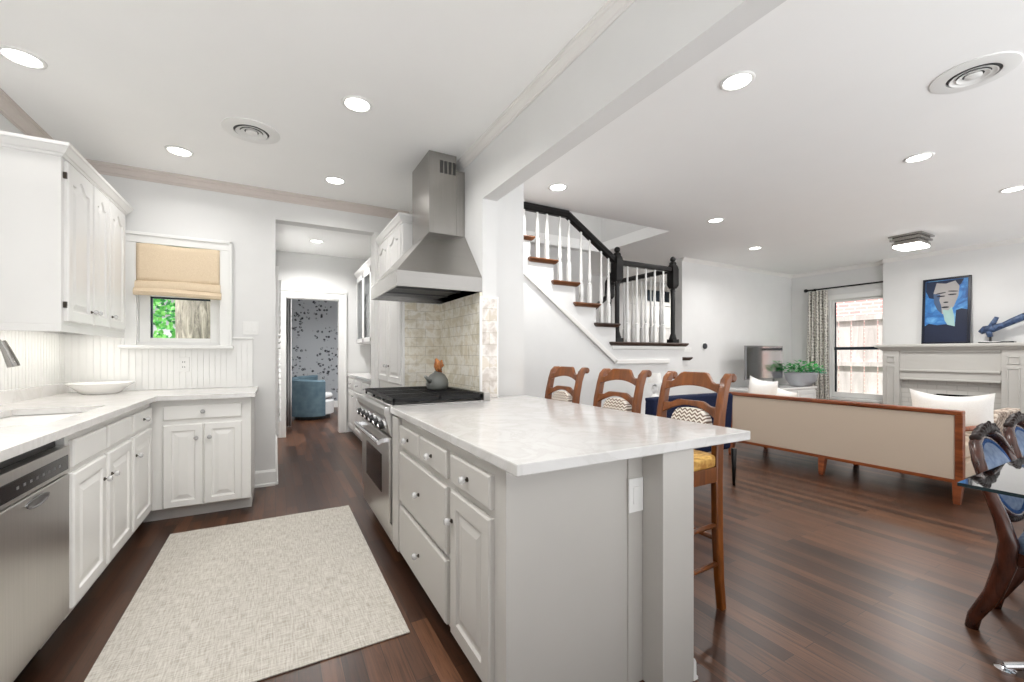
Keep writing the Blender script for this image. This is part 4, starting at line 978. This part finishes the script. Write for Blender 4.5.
# console, tv, planter
t = thing('media_console', 'low white media console against the living room back wall', 'console', (7.3, 4.2, 0))
bx(6.35, 8.13, 3.89, 4.38, 0.06, 0.63).build('body', 'trim', t, bevel=0.004); bx(6.33, 8.15, 3.87, 4.40, 0.63, 0.66).build('top', 'china', t, bevel=0.005)
bm2 = back_map(3.89)
for k in range(3): d = panel('door', bm2, 6.38 + k * 0.585, 6.38 + k * 0.585 + 0.56, 0.10, 0.60, 'trim', t)
for x in (6.45, 8.03): bx(x - 0.03, x + 0.03, 3.92, 4.35, 0, 0.06).build('foot', 'trim', t)
t = thing('television', 'flat television on a stand on the white console', 'television', (7.12, 4.15, 0.661))
bx(6.55, 7.58, 4.13, 4.165, 0.80, 1.35).build('housing', 'silver', t, bevel=0.006)
bx(6.562, 7.568, 4.127, 4.131, 0.815, 1.338).build('screen', 'screen', t)
m = MB()
for x in (6.8, 7.34): m.box(x - 0.02, x + 0.02, 4.05, 4.26, 0.661, 0.672).box(x - 0.012, x + 0.012, 4.14, 4.16, 0.67, 0.81)
m.build('stand', 'silver', t)
t = thing('potted_plant', 'green leafy plant in a round grey bowl planter on the console', 'plant', (7.93, 4.02, 0.661))
MB().lathe((7.93, 4.02, 0.661), [(0.10, 0), (0.15, 0.01), (0.22, 0.10), (0.25, 0.22), (0.255, 0.24), (0.235, 0.24), (0.22, 0.20), (0.0, 0.20)], 32).build('planter', 'pot', t, smooth=True)
MB().lathe((7.93, 4.02, 0.855), [(0.225, 0), (0.2, 0.02), (0, 0.03)], 24).build('soil', 'soil', t)
def leafset(n, cx, cy, cz, rad, mat, name, seed, hh=0.14):
    rr = random.Random(seed); m = MB()
    for i in range(n):
        a = rr.uniform(0, 2 * PI); d = rad * rr.random() ** 0.6; x, y = cx + d * cos(a), cy + d * sin(a); z = cz + rr.uniform(0, hh) * (1.1 - d / rad * 0.6)
        L = rr.uniform(0.05, 0.09); b = a + rr.uniform(-0.8, 0.8); up = rr.uniform(-0.2, 0.8); W = L * 0.33
        dx, dy = cos(b), sin(b); px, py = -dy, dx
        m.add([(x, y, z), (x + dx * L * .5 + px * W, y + dy * L * .5 + py * W, z + up * L * .5), (x + dx * L, y + dy * L, z + up * L * 0.8), (x + dx * L * .5 - px * W, y + dy * L * .5 - py * W, z + up * L * .5), (x + dx * L * .5, y + dy * L * .5, z + up * L * .5 + 0.008)], [(0, 1, 4), (1, 2, 4), (2, 3, 4), (3, 0, 4)])
    return m.build(name, mat, t)
leafset(230, 7.90, 4.02, 0.90, 0.29, 'plant', 'foliage', 3, 0.20); leafset(50, 8.10, 3.90, 0.88, 0.16, 'plant_teal', 'trailing_foliage', 4, 0.10)
# curtain and rod
t = thing('curtain_rod', 'black curtain rod with ball finial above the living room window', 'curtain rod', (8.5, 3.66, 2.37))
MB().tube([(8.50, 3.08, 2.37), (8.50, 4.20, 2.37)], 0.013, 12).build('pole', 'newel', t, smooth='auto')
MB().sphere((8.50, 4.225, 2.37), 0.032).lathe((8.50, 4.19, 2.37), [(0.02, 0), (0.022, 0.02)], 12, 'y').build('finial', 'newel', t, smooth=True)
for y in (4.12,): MB().box(8.50, 8.599, y - 0.008, y + 0.008, 2.35, 2.375).box(8.585, 8.599, y - 0.02, y + 0.02, 2.33, 2.40).build('bracket', 'newel', t)
m = MB(); m.grid(lambda u, v: (8.50 + 0.04 * sin(u * 34) * (0.6 + 0.4 * v), 3.87 + 0.32 * u + (1 - v) * 0.12 * (u - 0.35) + 0.012 * sin(u * 34 + 1.2), 0.03 + 2.31 * v), 70, 6)
cu = m.build('patterned_curtain', 'curtain', smooth=True, solid=0.004); tag(cu, 'grey and white patterned curtain left of the living room window', 'curtain')
# fireplace mantel
t = thing('fireplace_mantel', 'pale grey wooden fireplace mantel on the chimney breast', 'mantel', (8.3, 2.29, 0))
MX = 8.27
m = MB().box(MX, 8.448, 2.81, 3.01, 0, 1.26).box(MX, 8.448, 1.56, 1.77, 0, 1.26).box(MX + 0.02, 8.448, 1.77, 2.81, 0.83, 1.26); m.build('surround', 'stone', t, bevel=0.004)
for y0, y1 in ((2.83, 2.99), (1.58, 1.75)):
    m = MB()
    for z0, z1 in ((0.15, 1.03), (1.08, 1.18)):
        for b in ((y0 + 0.03, y0 + 0.042, z0, z1), (y1 - 0.042, y1 - 0.03, z0, z1), (y0 + 0.03, y1 - 0.03, z1 - 0.012, z1), (y0 + 0.03, y1 - 0.03, z0, z0 + 0.012)): m.box(MX - 0.012, MX, b[0], b[1], b[2], b[3])
    m.build('pilaster_moulding', 'stone', t, bevel=0.003)
m = MB().box(MX - 0.005, MX + 0.03, 1.775, 2.805, 0.955, 0.985).box(MX - 0.005, MX + 0.03, 1.775, 2.805, 0.83, 0.855).box(MX, MX + 0.03, 1.775, 2.805, 1.235, 1.26); m.build('frieze_moulding', 'stone', t, bevel=0.004)
MB().loft([[(8.448, 3.01 + d, z), (MX - d, 3.01 + d, z), (MX - d, 1.56 - d, z), (8.448, 1.56 - d, z)] for d, z in ((0.0, 1.26), (0.01, 1.27), (0.03, 1.285), (0.05, 1.31), (0.075, 1.315), (0.08, 1.33), (0.08, 1.35), (0.075, 1.358))]).build('shelf', 'stone', t)
m = MB().box(8.36, 8.448, 2.44, 2.81, 0, 0.83).box(8.36, 8.448, 1.77, 1.97, 0, 0.83).box(8.36, 8.448, 1.97, 2.44, 0.64, 0.83); m.build('brick_facing', 'pbrick', t)
bx(8.43, 8.4485, 1.97, 2.44, 0, 0.64).build('firebox', 'soot', t)
bx(8.08, 8.27, 1.55, 3.02, 0.0, 0.035).build('hearth', 'stone', t, bevel=0.004)
# picture leaning on the shelf
t = thing('framed_painting', 'blue portrait painting in a dark frame leaning above the mantel', 'painting', (8.39, 2.33, 1.359))
PZ0, PZ1, PY0, PY1 = 1.36, 2.31, 2.08, 2.585
def px_(z, off=0): return 8.375 + (z - PZ0) * 0.07 - off
def pslab(y0, y1, z0, z1, o0, o1): return MB().loft([[(px_(z, o0), y0, z), (px_(z, o1), y0, z), (px_(z, o1), y1, z), (px_(z, o0), y1, z)] for z in (z0, z1)])
fr = MB()
for y0, y1, z0, z1 in ((PY0, PY0 + 0.03, PZ0, PZ1), (PY1 - 0.03, PY1, PZ0, PZ1), (PY0, PY1, PZ0, PZ0 + 0.03), (PY0, PY1, PZ1 - 0.03, PZ1)):
    s_ = pslab(y0, y1, z0, z1, -0.012, 0.018); fr.add(s_.v, s_.f)
fr.build('picture_frame', 'frame', t, bevel=0.003)
cv = pslab(PY0 + 0.03, PY1 - 0.03, PZ0 + 0.03, PZ1 - 0.03, -0.008, 0.006).build('canvas', 'canvas', t)
def blob(pts, off, mat, name):   # pts in (u across from left 0..1, v up 0..1)
    if name in ('painted_hair', 'painted_face', 'painted_shading', 'painted_line'):
        pts = [(min(0.99, max(0.01, 0.5 + (u - 0.53) * 1.22)), min(0.99, 0.72 + (v - 0.74) * 1.14)) for u, v in pts]
    P = [(PY1 - 0.03 - u * (PY1 - PY0 - 0.06), PZ0 + 0.03 + v * (PZ1 - PZ0 - 0.06)) for u, v in pts]
    MB().loft([[(px_(z, o), y, z) for y, z in P] for o in (0.005, off)]).build(name, mat, cv)
def ell(cu, cv_, ru, rv, n=20, rot=0): return [(cu + ru * cos(2 * PI * i / n) * cos(rot) - rv * sin(2 * PI * i / n) * sin(rot) * 1.8, cv_ + rv * sin(2 * PI * i / n) * cos(rot) + ru * cos(2 * PI * i / n) * sin(rot) * 0.55) for i in range(n)]
blob([(0.12, 0.99), (0.10, 0.84), (0.20, 0.74), (0.32, 0.72), (0.5, 0.92), (0.8, 0.90), (0.86, 0.99)], 0.0066, 'hair', 'painted_hair')
blob([(0.34, 0.95), (0.28, 0.80), (0.30, 0.66), (0.37, 0.56), (0.46, 0.50), (0.56, 0.50), (0.68, 0.60), (0.76, 0.74), (0.78, 0.88), (0.70, 0.96), (0.52, 0.93)], 0.0072, 'skin', 'painted_face')
blob([(0.28, 0.80), (0.30, 0.66), (0.37, 0.56), (0.46, 0.50), (0.44, 0.62), (0.40, 0.70), (0.42, 0.78)], 0.0076, 'shadowp', 'painted_shading')
blob([(0.42, 0.52), (0.56, 0.50), (0.64, 0.56), (0.70, 0.40), (0.72, 0.24), (0.60, 0.22), (0.48, 0.34)], 0.0076, 'collar', 'painted_neck')
blob([(0.0, 0.0), (1.0, 0.0), (1.0, 0.50), (0.86, 0.52), (0.74, 0.50), (0.72, 0.24), (0.50, 0.28), (0.30, 0.27), (0.10, 0.30), (0.0, 0.26)], 0.0080, 'navyp', 'painted_clothing')
for e in (ell(0.43, 0.755, 0.085, 0.010), ell(0.65, 0.77, 0.085, 0.010), ell(0.43, 0.80, 0.10, 0.008, rot=0.12), ell(0.66, 0.815, 0.10, 0.008, rot=-0.12), ell(0.53, 0.665, 0.05, 0.010), ell(0.52, 0.595, 0.075, 0.012)): blob(e, 0.0082, 'ink', 'painted_line')
# driftwood sculpture
t = thing('driftwood_sculpture', 'blue driftwood sculpture on a black base at the right of the mantel', 'sculpture', (8.32, 1.80, 1.359))
bx(8.27, 8.38, 1.66, 1.98, 1.359, 1.378).build('base', 'gloss_black', t, bevel=0.003)
MB().tube([(8.33, 1.88, 1.378), (8.33, 1.88, 1.46)], 0.012, 10).build('stem', 'newel', t)
m = MB().tube([(8.33, 1.975, 1.50), (8.33, 1.93, 1.54), (8.33, 1.86, 1.55), (8.32, 1.76, 1.59), (8.31, 1.68, 1.635), (8.30, 1.58, 1.69), (8.30, 1.46, 1.74)], [(0.022, 0.028), (0.04, 0.05), (0.045, 0.05), (0.04, 0.036), (0.04, 0.042), (0.035, 0.045), (0.015, 0.03)], 12)
m.tube([(8.33, 1.89, 1.55), (8.33, 1.85, 1.63), (8.325, 1.82, 1.70)], [(0.03, 0.03), (0.026, 0.028), (0.018, 0.022)], 10).tube([(8.33, 1.90, 1.53), (8.33, 1.88, 1.44)], [0.035, 0.026], 10)
m.build('driftwood', 'drift', t, smooth=True)
# patterned armchair
t = thing('upholstered_armchair', 'brown patterned armchair beyond the dining chairs', 'armchair', (6.15, 1.55, 0))
MB().loft([[(x0, 1.26 + dy, z), (6.48, 1.26 + dy, z), (6.48, 1.37 + dy, z), (x0, 1.37 + dy, z)] for x0, z, dy in ((5.70, 0.25, 0.08), (5.74, 0.60, 0.0), (5.80, 0.67, -0.01))]).build('backrest', 'armchair', t, bevel=0.02, seg=3)
bx(5.76, 6.44, 1.38, 1.95, 0.25, 0.45).build('seat', 'armchair', t, bevel=0.03, seg=3)
for x in (5.72, 6.46): MB().tube([(x, 1.35, 0.58), (x, 1.62, 0.585), (x, 1.86, 0.56)], [(0.022, 0.018)] * 3, 10).tube([(x, 1.84, 0.56), (x, 1.86, 0.4), (x, 1.86, 0.25)], 0.018, 10).build('arm', 'sofa_wood', t, smooth=True)
for x in (5.74, 6.44):
    for y in (1.36, 1.92): MB().lathe((x, y, 0), [(0.015, 0), (0.025, 0.25)], 10).build('leg', 'sofa_wood', t, smooth=True)

# glass dining table
t = thing('glass_table', 'clear glass dining table at the right photo edge', 'table', (2.75, -0.1, 0))
GX0, GX1, GY0, GY1 = 2.13, 3.55, -0.75, 0.56
m = MB().box(GX0, GX1, GY0, GY1, 0.738, 0.75); m.build('table_top', 'table_glass', t)
m = MB().box(GX0 - 0.0015, GX0, GY0, GY1, 0.738, 0.75).box(GX0, GX1, GY1, GY1 + 0.0015, 0.738, 0.75); m.build('glass_edge', 'glass_edge', t)
for sx, sy in ((-1, 1), (1, 1), (-1, -1), (1, -1)):
    fx, fy = 2.84 + sx * 0.41, -0.10 + sy * 0.61
    MB().tube([(2.84 + sx * 0.06, -0.10 + sy * 0.06, 0.40), (2.84 + sx * 0.22, -0.1 + sy * 0.32, 0.14), (fx, fy, 0.02)], [0.02, 0.018, 0.014], 12).lathe((fx, fy, 0), [(0.03, 0), (0.03, 0.012), (0.012, 0.02)], 18).build('leg', 'chrome', t, smooth='auto')
MB().lathe((2.84, -0.10, 0.36), [(0.07, 0), (0.07, 0.08), (0.03, 0.12), (0.03, 0.35), (0.12, 0.37), (0.12, 0.378)], 24).build('column', 'chrome', t, smooth='auto')

# dining chairs (local: faces -y, origin on floor under seat centre)
def dining(t):
    K = dict(parent=t, local=True)
    def stile(sx):
        pts = [(0.155 * sx, 0.335, 0.0), (0.158 * sx, 0.325, 0.06), (0.175 * sx, 0.265, 0.20), (0.195 * sx, 0.225, 0.36), (0.205 * sx, 0.215, 0.46), (0.21 * sx, 0.235, 0.56), (0.212 * sx, 0.27, 0.68), (0.195 * sx, 0.305, 0.80), (0.15 * sx, 0.325, 0.87), (0.07 * sx, 0.333, 0.905), (0.0, 0.335, 0.912)]
        rad = [(0.022, 0.022), (0.022, 0.024), (0.026, 0.03), (0.026, 0.034), (0.024, 0.032), (0.022, 0.026), (0.02, 0.022), (0.02, 0.022), (0.02, 0.022), (0.02, 0.024), (0.02, 0.026)]
        return MB().tube(pts, rad, 12)
    for sx in (-1, 1): stile(sx).build('back_frame', 'mahog', smooth=True, **K)
    def by(z): return 0.235 + (z - 0.56) * 0.33
    def oval(rx, rz, dy, n=32): return [(rx * cos(2 * PI * i / n), by(0.71 + rz * sin(2 * PI * i / n)) + dy, 0.71 + rz * sin(2 * PI * i / n)) for i in range(n)]
    MB().loft([oval(0.172, 0.155, 0.012), oval(0.172, 0.155, -0.006), oval(0.14, 0.125, -0.022), oval(0.06, 0.05, -0.03)]).build('back_pad', 'blue_up', smooth='auto', **K)
    MB().tube(oval(0.172, 0.156, -0.004) + oval(0.172, 0.156, -0.004)[:1], 0.011, 8).build('piping', 'blue_pipe', smooth=True, **K)
    MB().tube(oval(0.19, 0.172, 0.004) + oval(0.19, 0.172, 0.004)[:1], 0.015, 8).build('oval_moulding', 'mahog', smooth=True, **K)
    m = MB(); rr = random.Random(5)
    pts = [(0.15 * q, 0.328, 0.885 + 0.042 * (1 - q * q)) for q in [-1 + 2 * i / 24 for i in range(25)]]
    m.tube(pts, [(0.013 + 0.007 * abs(sin(i * 1.25)) + 0.006 * (1 - abs(i - 12) / 12), 0.012 + 0.010 * abs(sin(i * 1.25)) + 0.008 * (1 - abs(i - 12) / 12)) for i in range(25)], 10)
    for i in range(11):
        q = -1 + 2 * i / 10; m.sphere((0.12 * q, 0.318, 0.905 + 0.035 * (1 - q * q) + rr.uniform(-0.006, 0.01)), (0.016, 0.009, 0.011 + 0.008 * (1 - abs(q))), 8, 6)
    m.build('carved_crest', 'carved', smooth=True, **K)
    m = MB()
    for i in range(9):
        s = -1 + 2 * i / 8; m.sphere((0.12 * s, 0.222 + 0.005, 0.545 - 0.015 * (1 - s * s)), (0.018, 0.014, 0.015), 9, 6)
    m.build('carved_splat', 'carved', smooth=True, **K)
    seat = lambda k, z: [((0.235 - 0.03 * (y > 0)) * k * x, y * k, z) for x, y in ((-1, -0.22), (-0.7, -0.245), (0, -0.255), (0.7, -0.245), (1, -0.22), (1.0, 0.0), (0.95, 0.2), (0.0, 0.215), (-0.95, 0.2), (-1.0, 0.0))]
    MB().loft([seat(1, 0.36), seat(1, 0.42)]).build('seat_frame', 'mahog', bevel=0.008, smooth='auto', **K)
    MB().loft([seat(0.98, 0.42), seat(1.0, 0.44), seat(0.98, 0.475), seat(0.8, 0.50), seat(0.3, 0.51)]).build('seat', 'blue_up', smooth=True, **K)
    for sx in (-1, 1):
        MB().tube([(0.20 * sx, -0.20, 0.38), (0.215 * sx, -0.225, 0.28), (0.20 * sx, -0.21, 0.14), (0.20 * sx, -0.225, 0.03), (0.205 * sx, -0.24, 0.0)], [0.03, 0.032, 0.02, 0.016, 0.02], 12).build('front_leg', 'mahog', smooth=True, **K)
t = thing('dining_chair', 'nearer carved mahogany dining chair with blue velvet back at the glass table', 'chair', (2.85, 0.33, 0), 0, 'dining chairs')
dining(t); t.scale = (1, 1, 0.935)
dup(t, (3.47, 0.36, 0), 0, 'farther carved mahogany dining chair with blue back, cut by the photo edge')

# ------------------------------------------------------------------ outdoors
struct('ground', MB().box(-8, -1.7, 4.9, 16, -0.3, -0.2).box(-1.7, -0.3, 4.8, 16, -0.3, -0.2), 'grass')
struct('ground_side', bx(8.8, 14, -2, 9, -0.3, -0.2), 'grass')
t = thing('wood_fence', 'weathered grey board fence outside the living room window', 'fence', (9.8, 4.2, -0.2))
m = MB(); y = 2.6
while y < 6.2: m.box(9.80, 9.82, y, y + 0.195, -0.2, 1.92); y += 0.21
m.build('boards', 'fence', t, bevel=0.004)
for z in (0.35, 0.98, 1.86): bx(9.76, 9.80, 2.6, 6.2, z, z + 0.09).build('rail', 'fence', t)
t = thing('brick_house', 'pale pink brick house wall behind the board fence', 'house', (11.6, 4.5, -0.2))
bx(11.6, 11.8, 1.0, 8.0, -0.2, 5.0).build('wall_face', 'brick', t)
t = thing('shade_tree', 'thick-trunked leafy tree outside the kitchen window', 'tree', (-1.1, 8.0, -0.2))
MB().tube([(-1.12, 8.0, -0.2), (-1.10, 8.0, 0.6), (-1.06, 8.0, 1.4), (-1.09, 8.0, 2.2), (-1.15, 8.05, 3.2), (-1.2, 8.1, 4.5)], [0.36, 0.29, 0.24, 0.22, 0.2, 0.16], 18).build('trunk', 'bark', t, smooth=True)
rr = random.Random(11)
for nm, mat, cnt in (('foliage', 'leaf', 4200), ('dark_foliage', 'leafdark', 1300)):  # second leaf set is a darker green, mixed in at random
    m = MB()
    for i in range(cnt):
        x, yy, z = rr.uniform(-3.8, -0.55), rr.uniform(8.6, 11.0), rr.uniform(0.4, 3.6)
        a, b = rr.uniform(0, 2 * PI), rr.uniform(-0.6, 0.6); L, W = rr.uniform(0.06, 0.12), rr.uniform(0.02, 0.04)
        dx, dz, px, pz = cos(a) * L, sin(a) * L, -sin(a) * W, cos(a) * W
        m.add([(x, yy, z), (x + dx / 2 + px, yy + b * 0.05, z + dz / 2 + pz), (x + dx, yy + b * 0.1, z + dz), (x + dx / 2 - px, yy - b * 0.05, z + dz / 2 - pz)], [(0, 1, 2, 3)])
    m.build(nm, mat, t)
